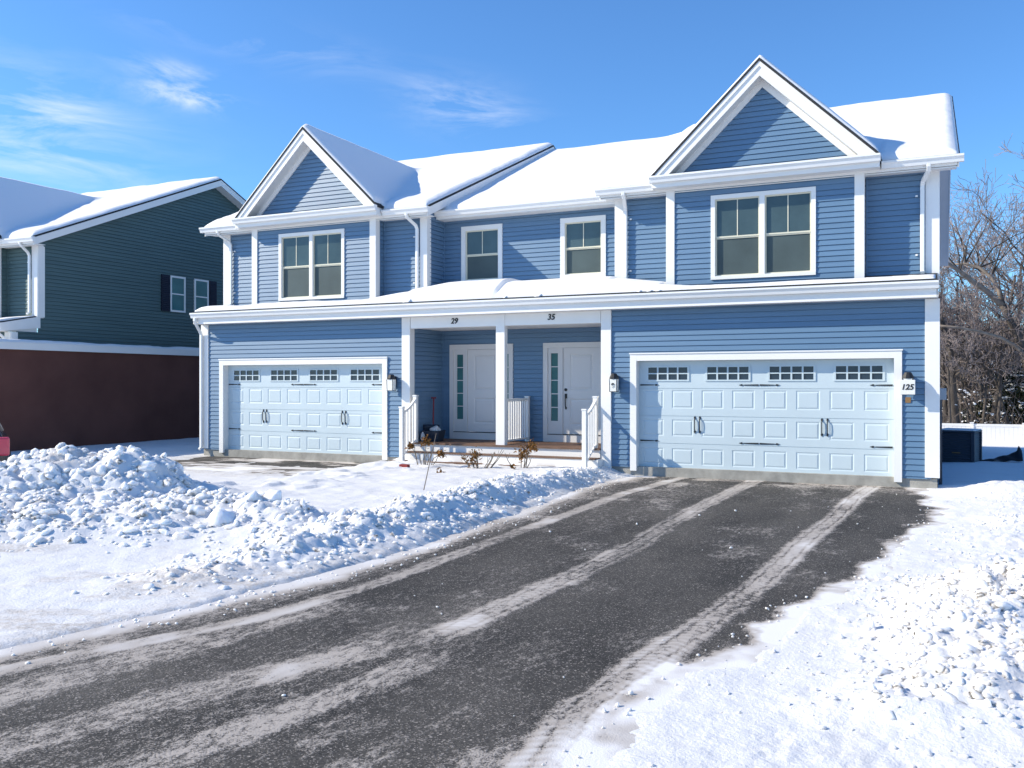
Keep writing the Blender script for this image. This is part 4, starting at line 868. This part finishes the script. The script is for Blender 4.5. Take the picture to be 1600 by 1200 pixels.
for y0, y1, sh_ in ((5.55, 6.2, (5.18, 5.53)), (6.6, 7.25, (7.28, 7.62))):
    w = MB(sidetf); c = .06; z0, z1 = 4.22, 5.40
    w.box(y0, y1, -.045, .0, z1 - c, z1).box(y0, y1, -.045, 0, z0, z0 + c).box(y0, y0 + c, -.044, 0, z0 + c, z1 - c).box(y1 - c, y1, -.044, 0, z0 + c, z1 - c).box(y0 + c, y1 - c, -.04, 0, (z0 + z1) / 2 - .02, (z0 + z1) / 2 + .02)
    wo_ = w.build('window', W_, Nh); MB(sidetf).box(y0 + c, y1 - c, -.028, -.02, z0 + c, z1 - c).build('pane', M['tglass'], wo_)
    sm = MB(sidetf); sm.box(sh_[0], sh_[1], -.05, 0, z0, z1)
    k = z0 + .06
    while k < z1 - .06: sm.prism([(sh_[0] + .04, -.05, k), (sh_[0] + .04, -.062, k + .01), (sh_[0] + .04, -.05, k + .05)], (sh_[1] - sh_[0] - .08, 0, 0)); k += .06
    sm.build('shutter', M['navy'], wo_)
block_snow(1, NB, 'snow over the neighbouring teal house roof and its front gable', ry=NRY, seed=180)
def npent(U, Y):
    dk_ = 3.525 + .2 * (Y + .36); lim = np.where(U < 7.37, .415, .77)
    return dk_ + .05 * np.sqrt(np.clip((Y + .375) / .12, .03, 1)) * (1 - .5 * sst(.1, .5, Y)), dk_, (Y <= lim) & (Y > -.37)
roof_snow('roof_snow', 'snow on the low front roof of the teal house', NB, 2.35, 8.56, -.365, .8, .06, npent)

MB().box(8.2, 8.585, -.30, .79, 3.30, 3.52).build('soffit', M['soffit'], Nh)
# maroon wall with a white coping
MW = thing('boundary_wall', 'tall maroon wall with white coping under the teal house', 'wall', (-21.55, 0, 0))
MB().box(0, .22, -3.4, 14, -.05, 2.66).build('panel', M['maroon'], MW)
MB().box(-.02, .235, -3.4, 14, -.5, -.05).build('base', M['concrete'], MW)
MB().box(-.12, .30, -3.42, 14, 2.66, 2.84).build('coping', W_, MW)
def cop(U, Y):
    e = np.minimum(U + .125, .295 - U); t = .09 * (1 + .8 * (fbm(U, Y, 1.2, 3, 66) - .5)) * np.sqrt(np.clip(e / .10, .03, 1)); d = np.full_like(U, 2.84); return d + t, d, U > -9
roof_snow('coping_snow', 'strip of snow along the coping of the maroon wall', (-21.55, 0, 0), -.12, .295, -3.4, 13.9, .05, cop)

# ------------------------------------------------------------------ parked car at the left edge
def car():
    x0, y0 = pos(13.0, 14.0)
    t = thing('parked_car', 'black parked car, only its red tail light corner showing beside the snow heap', 'car', (x0 - .86 * .579 , y0 - .86 * .815, float(base_g(x0, y0)) + .02), math.atan2(.815, .579))
    # sections along y (0 = rear bumper): half width and profile heights
    L = 4.3
    prof = [(0.0, .35, .80), (.03, .30, .98), (.12, .28, 1.02), (.9, .25, 1.02), (2.9, .25, 1.0), (3.6, .27, .92), (4.1, .30, .80), (4.3, .36, .66)]
    b = MB(); rings = []
    for y, zl, zt in prof:
        w = .86 - .10 * max(0, (y - 3.4) / .9) - (.05 if y < .02 else 0)
        ring = [(-w * .9, zl), (-w, zl + .12), (-w * 1.02, (zl + zt) / 2), (-w * .97, zt - .06), (-w * .90, zt), (w * .90, zt), (w * .97, zt - .06), (w * 1.02, (zl + zt) / 2), (w, zl + .12), (w * .9, zl)]
        rings.append([b.P((a, y, c)) for a, c in ring])
    for a, c in zip(rings[:-1], rings[1:]):
        for k in range(10): b.f.append([a[k], a[(k + 1) % 10], c[(k + 1) % 10], c[k]])
    b.f.append(rings[0]); b.f.append(rings[-1]); body = b.build('body', M['carpaint'], t, smooth=False, bevel=.03)
    g = MB(); A = [(-.76, .10, 1.0), (.76, .10, 1.0), (.76, 3.2, 1.0), (-.76, 3.2, 1.0)]; B = [(-.58, .62, 1.46), (.58, .62, 1.46), (.58, 2.15, 1.47), (-.58, 2.15, 1.47)]
    for k in range(4): g.face([A[k], A[(k + 1) % 4], B[(k + 1) % 4], B[k]])
    g.build('window_glass', M['gglass'], t)
    rf = MB().prism([(-.60, .58, 1.455), (.60, .58, 1.455), (.60, 2.2, 1.465), (-.60, 2.2, 1.465)], (0, 0, .045))
    for k in range(4): rf.tube([A[k], B[k]], .035, 6)
    rf.build('roof', M['carpaint'], t, bevel=.01)
    for x in (-.79, .79):
        l = MB().box(x - .07, x + .09, -.03, .16, .74, 1.03); l.build('tail_light', M['taillight'], t, bevel=.03)
    MB().box(-.84, .84, -.05, .1, .36, .60).build('bumper', M['carpaint'], t, bevel=.03)
    for y in (.85, 3.45):
        for x in (-.80, .80):
            w = MB().tube([(x - .1, y, .31), (x + .1, y, .31)], .31, 20).build('wheel', M['tyre'], t)
            MB().tube([(x - .108, y, .31), (x + .108, y, .31)], .19, 14).build('rim', M['chrome'], w)
car()

# ------------------------------------------------------------------ porch clutter
t = thing('snow_shovel', 'red handled shovel leaning in the porch corner by the left door', 'shovel', (-10.06, .66, .42), R(12))
MB().tube([(0, .08, .25), (-.04, .24, .98)], .018, 8).tube([(-.10, .245, 1.0), (.02, .245, 1.0)], .018, 8).build('handle', M['red'], t)
b = MB(); rows = []
for k in range(6):
    z = .02 + .36 * k / 5; dy = -.10 * math.sin(k / 5 * 1.6) + .08
    rows.append([b.P((x, dy + .05 * (abs(x) / .2) ** 2 * -1, z)) for x in np.linspace(-.2, .2, 7)])
for a, c in zip(rows[:-1], rows[1:]):
    for k in range(6): b.f.append([a[k], a[k + 1], c[k + 1], c[k]])
o = b.build('blade', M['bin'], t, smooth=True); sm_ = o.modifiers.new('solid', 'SOLIDIFY'); sm_.thickness = .012
t = thing('storage_tub', 'low dark navy tub of white bags on the porch floor', 'tub', (-9.92, .50, .42), R(6))
b = MB(); A = [(-.17, -.15, .0), (.17, -.15, 0), (.17, .15, 0), (-.17, .15, 0)]; B = [(-.22, -.19, .25), (.22, -.19, .25), (.22, .19, .25), (-.22, .19, .25)]; C_ = [(-.20, -.17, .25), (.20, -.17, .25), (.20, .17, .25), (-.20, .17, .25)]; D_ = [(-.18, -.15, .12), (.18, -.15, .12), (.18, .15, .12), (-.18, .15, .12)]
b.face(A[::-1])
for q1, q2 in ((A, B), (B, C_), (C_, D_)):
    for k in range(4): b.face([q1[k], q1[(k + 1) % 4], q2[(k + 1) % 4], q2[k]])
b.face(D_); b.build('tub', M['bin'], t)
def blob(name, label, cat, loc, sx, sy, sz, seed, mt, amp=.25):
    v, f = ICO[3]; r_ = np.random.default_rng(seed); ph = r_.uniform(0, 6, 6)
    d = v * (1 + amp * np.sin(v[:, [0]] * 5 + ph[0]) * np.sin(v[:, [1]] * 4 + ph[1]) + amp * .6 * np.sin(v[:, [2]] * 8 + ph[2]) * np.sin(v[:, [0]] * 7 + ph[3]))
    o = npmesh(name, d * [sx, sy, sz], f, mt); o.location = loc; return tag(o, label, cat)
blob('white_bag', 'crumpled white plastic bag bulging out of the navy tub', 'bag', (-9.85, .46, .66), .115, .10, .12, 4, M['bag'])
blob('ice_melt_jug', 'small pale crumpled packet beside the shovel blade', 'packet', (-10.05, .22, .53), .045, .05, .11, 5, M['bag'], .15)

# ------------------------------------------------------------------ dead plants by the steps
def leaf(mb, c, r, rs):
    a = Vector(rs.normal(size=3)).normalized(); b_ = a.cross(Vector(rs.normal(size=3))).normalized(); n = a.cross(b_)
    mb.face([c - a * r, c - b_ * r * .45 + n * r * .2, c + a * r, c + b_ * r * .45 + n * r * .2])
def shrub(x, y, label, seed, heads, stems, lean=.25):
    rs = np.random.default_rng(seed); z = float(ground_h(np.array([x]), np.array([y]))[0])
    t = thing('hydrangea_shrub', label, 'shrub', (x, y, z), 0, 'dried shrubs in the snow before the porch steps')
    sm = MB(); lf = MB()
    for k in range(stems):
        a = rs.uniform(-1, 1); top = Vector((a * lean * 1.6, rs.uniform(-.1, .1), rs.uniform(.22, .45))); b_ = Vector((a * lean * .5, rs.uniform(-.06, .06), -.08))
        mid = b_.lerp(top, .5) + Vector((a * .05, 0, .02)); sm.tube([b_, mid, top], [.011, .009, .005], 5)
        if rs.random() < .6: q = b_.lerp(top, .7); sm.tube([q, q + Vector((rs.uniform(-.1, .1), rs.uniform(-.05, .05), .12))], [.006, .003], 4)
    for hx, hy, hz, hr in heads:
        lf = MB()
        c = Vector((hx, hy, hz)); sm.tube([Vector((hx * .4, 0, -.08)), c.lerp(Vector((0, 0, 0)), .4), c], [.011, .009, .006], 5)
        for k in range(70):
            p = c + Vector(rs.normal(size=3)) * hr * .55; leaf(lf, p, rs.uniform(.025, .055), rs)
        lf.build('dead_bloom', M['leaf'], t)
    sm.build('stem', M['stem'], t)
shrub(-9.10, -1.35, 'dried shrub with two upright brown heads left of the porch steps', 21, [(.08, 0, .50, .10), (-.30, 0, .40, .06), (.42, 0, .26, .07)], 7)
shrub(-7.85, -1.25, 'dried shrub with low dark brown clump before the middle of the porch steps', 22, [(-.18, 0, .18, .14), (-.05, 0, .28, .10)], 11, .4)
shrub(-7.03, -.95, 'dried shrub with golden brown head leaning right, nearest the right garage', 23, [(.03, 0, .28, .11), (.17, 0, .38, .11), (.27, 0, .44, .08)], 4)
a = pix(661, 783, 14.38); z = float(ground_h(np.array([a.x]), np.array([a.y]))[0])
o = MB().tube([(0, 0, -.05), (.10, .03, .42), (.16, .04, .66), (.215, .05, .92)], [.009, .008, .007, .004], 5).build('dry_stalk', M['stem'], None); o.location = (a.x, a.y, z); tag(o, 'thin dry stalk standing alone at a slant in the lawn snow', 'stalk')
def put(px, py, Z):
    x, y = pos(px, Z); return x, y, float(ground_h(np.array([x]), np.array([y]))[0])
x, y, z = put(632, 737, 18.2); o = MB().box(-.10, .10, -.05, .05, 0, .06).build('brick', M['brick'], None, bevel=.006); o.location = (x, y, z + .0); tag(o, 'single red brick lying in the snow left of the shrubs', 'brick')
rs = np.random.default_rng(9)
for i, (px, py, Z, l) in enumerate(((688, 748, 17.2, 'orange brown dead leaf on the snow right of the dry stalk'), (801, 737, 17.9, 'dark curled dead leaf at the foot of the golden headed shrub'))):
    x, y, z = put(px, py, Z); mb = MB()
    for k in range(9): leaf(mb, Vector(rs.normal(size=3)) * .03, .05, rs)
    o = mb.build('dead_leaf', M['leaf'], None); o.location = (x, y, z + .04); tag(o, l, 'leaf')

# ------------------------------------------------------------------ beside the right-hand end
x, y = pos(1500, 21.3); z = float(ground_h(np.array([x]), np.array([y]))[0])
t = thing('air_conditioner', 'dark blue grey louvred air conditioner on the snow beside the house', 'air conditioner', (x, y, z - .05), R(-14))
w = .36; b = MB(); b.box(-w + .01, w - .01, -w + .01, w - .01, .04, .74); b.build('cabinet', M['acgrey'], t)
b = MB()
k = .08
while k < .72:
    for sgn in (-1, 1):
        b.prism([(-w + .05, sgn * (w - .012), k), (-w + .05, sgn * (w + .008), k + .008), (-w + .05, sgn * (w - .012), k + .045)], (2 * w - .1, 0, 0))
        b.prism([(sgn * (w - .012), -w + .05, k), (sgn * (w + .008), -w + .05, k + .008), (sgn * (w - .012), -w + .05, k + .045)], (0, 2 * w - .1, 0))
    k += .055
b.build('louvre', M['acgrey'], t)
b = MB()
for sx in (-1, 1):
    for sy in (-1, 1): b.box(sx * w - .035, sx * w + .035, sy * w - .035, sy * w + .035, 0, .75)
b.build('corner_post', M['acgrey'], t); MB().box(-w - .04, w + .04, -w - .04, w + .04, .75, .80).build('top_cover', M['acgrey'], t, bevel=.02)
MB().box(-.09, .09, -w - .014, -w - .008, .27, .295).build('badge', M['ochre'], t)
rs_ = MB().box(-w - .03, w + .03, -w - .03, w + .03, .80, .825).build('snow_cap', M['roofsnow'], t, bevel=.012)
MB().tube([(-.42, -.2, .0), (-.42, -.2, .95), (-.42, -.05, 1.0), (-.55, .1, 1.0)], .03, 8).build('pipe', M['black'], t)
# black plastic sheet
x, y = pos(1568, 21.2); z = float(ground_h(np.array([x]), np.array([y]))[0])
n = 26; V = []; F = []
for j in range(10):
    for i in range(n):
        u = i / (n - 1); v_ = j / 9; x_ = -.50 + .88 * u; h = max(0, u) ** 1.3 * .30 * (1 - abs(v_ - .5) * 1.7) + (.17 * math.exp(-((u - .93) / .035) ** 2 - ((v_ - .5) / .14) ** 2))
        V.append((x_, (v_ - .5) * (.15 + .4 * u), h + .012 * math.sin(u * 19 + v_ * 9) + .01))
for j in range(9):
    for i in range(n - 1): a_ = j * n + i; F.append((a_, a_ + 1, a_ + n + 1, a_ + n))
o = npmesh('plastic_sheet', V, F, M['plastic']); o.location = (x, y, z); sm_ = o.modifiers.new('solid', 'SOLIDIFY'); sm_.thickness = .01; tag(o, 'black crumpled plastic sheet peaking to a point on shaded snow', 'sheet')

# white fence
fx0, fy0 = pos(1440, 36); fx1, fy1 = fx0 + 9.0, fy0
fa = math.atan2(fy1 - fy0, fx1 - fx0); fl_ = math.hypot(fx1 - fx0, fy1 - fy0)
fz = float(base_g(np.array(0.), np.array((fy0 + fy1) / 2)))
t = thing('vinyl_fence', 'low white vinyl fence half buried at the end of the snowy yard', 'fence', (fx0, fy0, fz), fa)
np_ = 5
for k in range(np_ + 1):
    x = fl_ * k / np_; MB().box(x - .06, x + .06, -.06, .06, -.3, .93).prism([(x - .075, -.075, .93), (x + .075, -.075, .93), (x + .075, .075, .93), (x - .075, .075, .93)], (0, 0, .03)).build('post', M['vinyl'], t)
    if k < np_:
        x2 = fl_ * (k + 1) / np_; p = MB().box(x + .06, x2 - .06, -.03, .03, .80, .90); q0 = x + .06
        while q0 < x2 - .08: p.box(q0 + .002, min(q0 + .15, x2 - .062), -.018, .018, -.3, .80); q0 += .152
        p.build('panel', M['vinyl'], t)

# ------------------------------------------------------------------ trees
def branch(mb, tw, rs, p, d, L, r, lev, maxlev, twn):
    n = 4 if lev < 2 else 3; pts = [p]; rad = [r]; q = p.copy(); dd = d.copy()
    for k in range(n):
        dd = (dd + Vector(rs.normal(size=3)) * (.11 + .05 * lev) + Vector((0, 0, .06))).normalized(); q = q + dd * L / n; pts.append(q.copy()); rad.append(max(r * (1 - .62 * (k + 1) / n), .011))
    (mb if lev < 3 else tw).tube(pts, rad, 6 if lev == 0 else (5 if lev == 1 else 3), cap=False)
    if lev >= maxlev: return
    nb = twn[min(lev, len(twn) - 1)]
    for k in range(nb):
        f = rs.uniform(.30, 1.0); i = min(int(f * n), n - 1); b0 = pts[i].lerp(pts[i + 1], f * n - i)
        ax = (pts[i + 1] - pts[i]).normalized(); pr = Vector(rs.normal(size=3)); pr = (pr - ax * pr.dot(ax)).normalized()
        an = rs.uniform(.45, 1.0); nd = (ax * math.cos(an) + pr * math.sin(an) + Vector((0, 0, .12))).normalized()
        branch(mb, tw, rs, b0, nd, L * rs.uniform(.42, .68), rad[i] * rs.uniform(.42, .62), lev + 1, maxlev, twn)
def tree(px, Z, hgt, r, label, seed, split=.4, lean=(0, 0), barkm='bark', twn=(7, 5, 4, 3), group='bare trees behind the white fence', maxlev=4):
    x, y = pos(px, Z); z = float(base_g(np.array(x), np.array(y))); rs = np.random.default_rng(seed)
    t = thing('bare_tree', label, 'tree', (x, y, z - .1), 0, group); tr = MB(); cr = MB(); tw = MB()
    n = 8; pts = [Vector((0, 0, 0))]; rad = [r * 1.2]; d = Vector((lean[0], lean[1], 1)).normalized()
    for k in range(n):
        d = (d + Vector((rs.normal() * .06, rs.normal() * .06, .02))).normalized(); pts.append(pts[-1] + d * hgt * .72 / n); rad.append(r * (1 - .72 * (k + 1) / n))
    tr.tube(pts, rad, 9)
    nb = twn[0] + 4
    for k in range(nb):
        f = split + (1 - split) * (k + rs.random() * .8) / nb; i = min(int(f * n), n - 1); b0 = pts[i].lerp(pts[i + 1], min(1, f * n - i)); a_ = rs.uniform(0, 6.28); e = rs.uniform(.3, 1.0)
        nd = Vector((math.cos(a_) * math.cos(e), math.sin(a_) * math.cos(e), math.sin(e))); branch(cr, tw, rs, b0, nd, hgt * rs.uniform(.2, .36) * (1.15 - .4 * f), rad[i] * rs.uniform(.4, .65), 1, maxlev, twn)
    tr.build('trunk', M[barkm], t, smooth=True); cr.v += []; off = len(cr.v)
    cr.build('limb', M[barkm], t, smooth=True); tw.build('crown', M['twig'], t)
    return t
TL = [(1478, 44, 10.0, .13, 'bare tree rising right against the end of the house'), (1492, 41, 8.5, .24, 'thick dark trunk with a broken top just right of the house end', ), (1507, 46, 11.5, .12, 'slender bare tree with upswept frosted crown, second right of the thick dark trunk'),
      (1524, 43, 9.0, .10, 'thin straight bare tree about midway along the visible white fence'), (1541, 48, 12.0, .15, 'tall forked bare tree just left of the paired trunks'), (1550, 42, 11.0, .17, 'dark bare tree just left of the snowy evergreens'),
      (1580, 50, 13.0, .2, 'tall spreading bare tree standing behind the snowy evergreens'), (1606, 44, 15.5, .22, 'big bare tree at the picture edge reaching over the evergreens'), (1650, 46, 15, .2, None), (1700, 42, 11, .18, None), (1420, 48, 8, .18, None), (1499, 43, 8.0, .07, 'slim sapling standing between the thick dark trunk and the slender tree'), (1533, 40.5, 7.5, .08, 'slim pale sapling directly behind a fence post, left of the paired trunks'), (1516, 42, 9.0, .07, 'very slim leaning sapling behind the middle of the air conditioner'), (1486, 39.8, 7.0, .075, 'slim upright sapling hard against the left side of the thick dark trunk'), (1558, 40.2, 8.0, .09, 'straight slim tree in front of the dark snowy evergreen, nearest the paired trunks'), (1586, 40.4, 7.5, .085, 'straight slim tree in front of the dark evergreens, close to the picture edge'), (1455, 52, 9.5, .16, 'bare tree mostly hidden behind the house corner')]
for i, T_ in enumerate(TL):
    tree(*T_[:4], T_[4] or ('bare tree just outside the view behind the white fence'), 300 + i, split=(.30 if i % 2 else .45), lean=(rng.normal() * .05, 0), twn=(6, 4, 4, 4) if i != 1 else (4, 4, 3, 2))
# the leaning, broken tree with its pale limbs
t = thing('leaning_tree', 'leaning broken tree with pale bare limbs bending left across the sky', 'tree', (*pos(1625, 39), -.95), 0)
o0 = Vector((*pos(1625, 39), -.95)); rs = np.random.default_rng(77)
L_ = lambda pts: [pix(a, b_, c) - o0 for a, b_, c in pts]
MB().tube(L_([(1625, 690, 39), (1618, 620, 39), (1603, 556, 39), (1588, 520, 39), (1576, 497, 39), (1566, 477, 39)]), [.26, .24, .21, .18, .15, .15], 8).build('trunk', M['bark'], t, smooth=True)
mb = MB(); mb.tube(L_([(1567, 478, 39), (1558, 470, 39), (1543, 456, 38.8), (1520, 440, 38.6), (1500, 424, 38.4), (1482, 412, 38.3), (1466, 405, 38.2)]), [.14, .13, .115, .10, .085, .07, .06], 7)
mb.tube(L_([(1566, 476, 39), (1560, 452, 39.2), (1548, 432, 39.4), (1530, 418, 39.6), (1508, 412, 39.8), (1488, 413, 40)]), [.10, .09, .08, .07, .055, .04], 6)
mb.tube(L_([(1602, 556, 39), (1585, 540, 38.6), (1562, 527, 38.3), (1530, 518, 38), (1498, 512, 38), (1460, 508, 38)]), [.09, .08, .07, .06, .055, .045], 6)
mb.build('limb', M['palebark'], t, smooth=True)
mb = MB(); tw = MB()
for (a, b_, c) in ((1508, 412, 39.8), (1530, 418, 39.6), (1500, 424, 38.4), (1548, 432, 39.4), (1588, 520, 39), (1576, 497, 39)):
    for k in range(3): branch(mb, tw, rs, pix(a, b_, c) - o0, Vector((rs.normal() * .6, rs.normal() * .4, 1)).normalized(), rs.uniform(1.6, 3.2), .045, 2, 4, (4, 4, 4, 3))
mb.build('branch', M['bark'], t, smooth=True); tw.build('crown', M['twig'], t)
# evergreens with snow
def evergreen(px, Z, hgt, wid, label, seed):
    x, y = pos(px, Z); z = float(base_g(np.array(x), np.array(y))); rs = np.random.default_rng(seed)
    t = thing('evergreen_shrub', label, 'shrub', (x, y, z), 0, 'snowy evergreens behind the fence'); lf = MB(); sn = MB(); st = MB()
    st.tube([(0, 0, -.1), (.05, 0, hgt * .5), (0, .05, hgt * .92)], [.07, .05, .02], 6); st.build('trunk', M['bark'], t)
    for k in range(90):
        f = rs.random() ** .8; a_ = rs.uniform(0, 6.28); rr_ = wid * (1 - .65 * f) * math.sqrt(rs.uniform(.15, 1)) * rs.uniform(.7, 1.15); c = Vector((math.cos(a_) * rr_, math.sin(a_) * rr_, hgt * f + rs.normal() * .1)); s_ = rs.uniform(.16, .34)
        for j in range(26):
            p = c + Vector((rs.normal() * s_ * .7, rs.normal() * s_ * .7, rs.normal() * s_ * .35)); leaf(lf, p, rs.uniform(.05, .12), rs)
        if rs.random() < .42:
            for j in range(7): 
                p = c + Vector((rs.normal() * s_ * .4, rs.normal() * s_ * .4, s_ * .38 + rs.normal() * .03)); w_ = rs.uniform(.05, .13)
                sn.prism([p + Vector((w_ * math.cos(q * 1.047) * rs.uniform(.7, 1.2), w_ * math.sin(q * 1.047) * rs.uniform(.7, 1.2), 0)) for q in range(6)], (0, 0, w_ * .4))
    lf.build('foliage', M['needle'], t); sn.build('snow_load', M['roofsnow'], t)
evergreen(1566, 43.5, 2.9, .95, 'dark snow dusted evergreen shrub just right of the twin trunks', 41); evergreen(1592, 42.5, 3.1, 1.0, 'dark snow dusted evergreen shrub at the far picture edge', 42); evergreen(1580, 46, 3.6, 1.1, 'taller dark evergreen with white clumps behind the two shrubs', 43); evergreen(1622, 44, 3, 1.1, 'dark evergreen shrub beyond the picture edge behind the fence', 44)
evergreen(1512, 44, 1.3, .8, 'low dark evergreen shrub behind the fence near the thick trunk', 45); evergreen(1536, 45, 1.8, .8, 'mid height dark evergreen shrub between the slender trees', 46)
# undergrowth and far woods
rs = np.random.default_rng(55)
mb = MB()
for k in range(950):
    px = rs.uniform(1380, 1760); Z = rs.uniform(39, 52); x, y = pos(px, Z); z = float(base_g(np.array(x), np.array(y))); h = rs.uniform(.5, 2.6); p = Vector((x, y, z - .1)); d = Vector((rs.normal() * .3, rs.normal() * .3, 1))
    q = p + d * h * .5; mb.tube([p, q, q + (d + Vector((rs.normal() * .5, rs.normal() * .5, 0))) * h * .5], [.022, .016, .006], 3, cap=False)
tag(mb.build('undergrowth', M['wood'], None), 'tangled brown undergrowth behind the white fence', 'undergrowth', kind='stuff')
mb = MB()
for k in range(2600):
    px = rs.uniform(1350, 1850); Z = rs.uniform(56, 105); x, y = pos(px, Z); z = float(base_g(np.array(x), np.array(y))); h = rs.uniform(4, 8.5) * (Z / 75) ** .5; p = Vector((x, y, z - .2)); d = Vector((rs.normal() * .10, rs.normal() * .1, 1))
    m_ = p + d * h * .5; e = m_ + (d + Vector((rs.normal() * .2, 0, 0))) * h * .5; rr_ = rs.uniform(.03, .09)
    mb.tube([p, m_, e], [rr_, rr_ * .7, .012], 3, cap=False)
    for j in range(7):
        f = rs.uniform(.25, .98); b0 = p.lerp(e, f); L = h * rs.uniform(.08, .22); dd = Vector((rs.normal(), rs.normal(), rs.uniform(.2, 1.4))).normalized(); b1 = b0 + dd * L
        mb.tube([b0, b1], [rr_ * .45, .010], 3, cap=False)
        mb.tube([b0.lerp(b1, .5), b0.lerp(b1, .5) + Vector((rs.normal(), rs.normal(), 1.2)).normalized() * L * .6], [rr_ * .3, .008], 3, cap=False)
tag(mb.build('far_woods', M['wood'], None), 'far mass of bare brown woodland behind the yard', 'woods', kind='stuff')
mb = MB()
for k in range(300):
    px = rs.uniform(1390, 1740); Z = rs.uniform(39, 50); x, y = pos(px, Z); z = float(base_g(np.array(x), np.array(y))) + rs.uniform(.1, 2.4) ** 1.0; w_ = rs.uniform(.02, .075); p = Vector((x, y, z))
    mb.prism([p + Vector((w_ * math.cos(q * 1.047) * rs.uniform(.6, 1.3), w_ * math.sin(q * 1.047) * rs.uniform(.6, 1.3), rs.normal() * .02)) for q in range(6)], (rs.normal() * .02, 0, w_ * rs.uniform(.4, .9)))
tag(mb.build('snow_clots', M['roofsnow'], None), 'small clots of snow caught in the brush behind the fence', 'snow', kind='stuff')
# far house
x, y = pos(1600, 62); t = thing('distant_house', 'distant brown house with snowy roof glimpsed behind the evergreens', 'house', (x, y, -1.1), -.43)
MB().box(-4.5, 4.5, 0, 7, 0, 3.0).build('wall', M['brown'], t)
MB().prism([(-4.9, -.5, 2.95), (-4.9, 3.5, 4.55), (-4.9, 7.5, 2.95), (-4.9, 7.5, 2.8), (-4.9, 3.5, 4.4), (-4.9, -.5, 2.8)], (9.8, 0, 0)).build('roof', M['shingle'], t)
MB().prism([(-4.8, -.42, 2.99), (-4.8, 3.5, 4.56), (-4.8, 7.4, 2.99), (-4.8, 7.3, 3.16), (-4.8, 3.5, 4.72), (-4.8, -.3, 3.16)], (9.6, 0, 0)).build('roof_snow', M['roofsnow'], t)
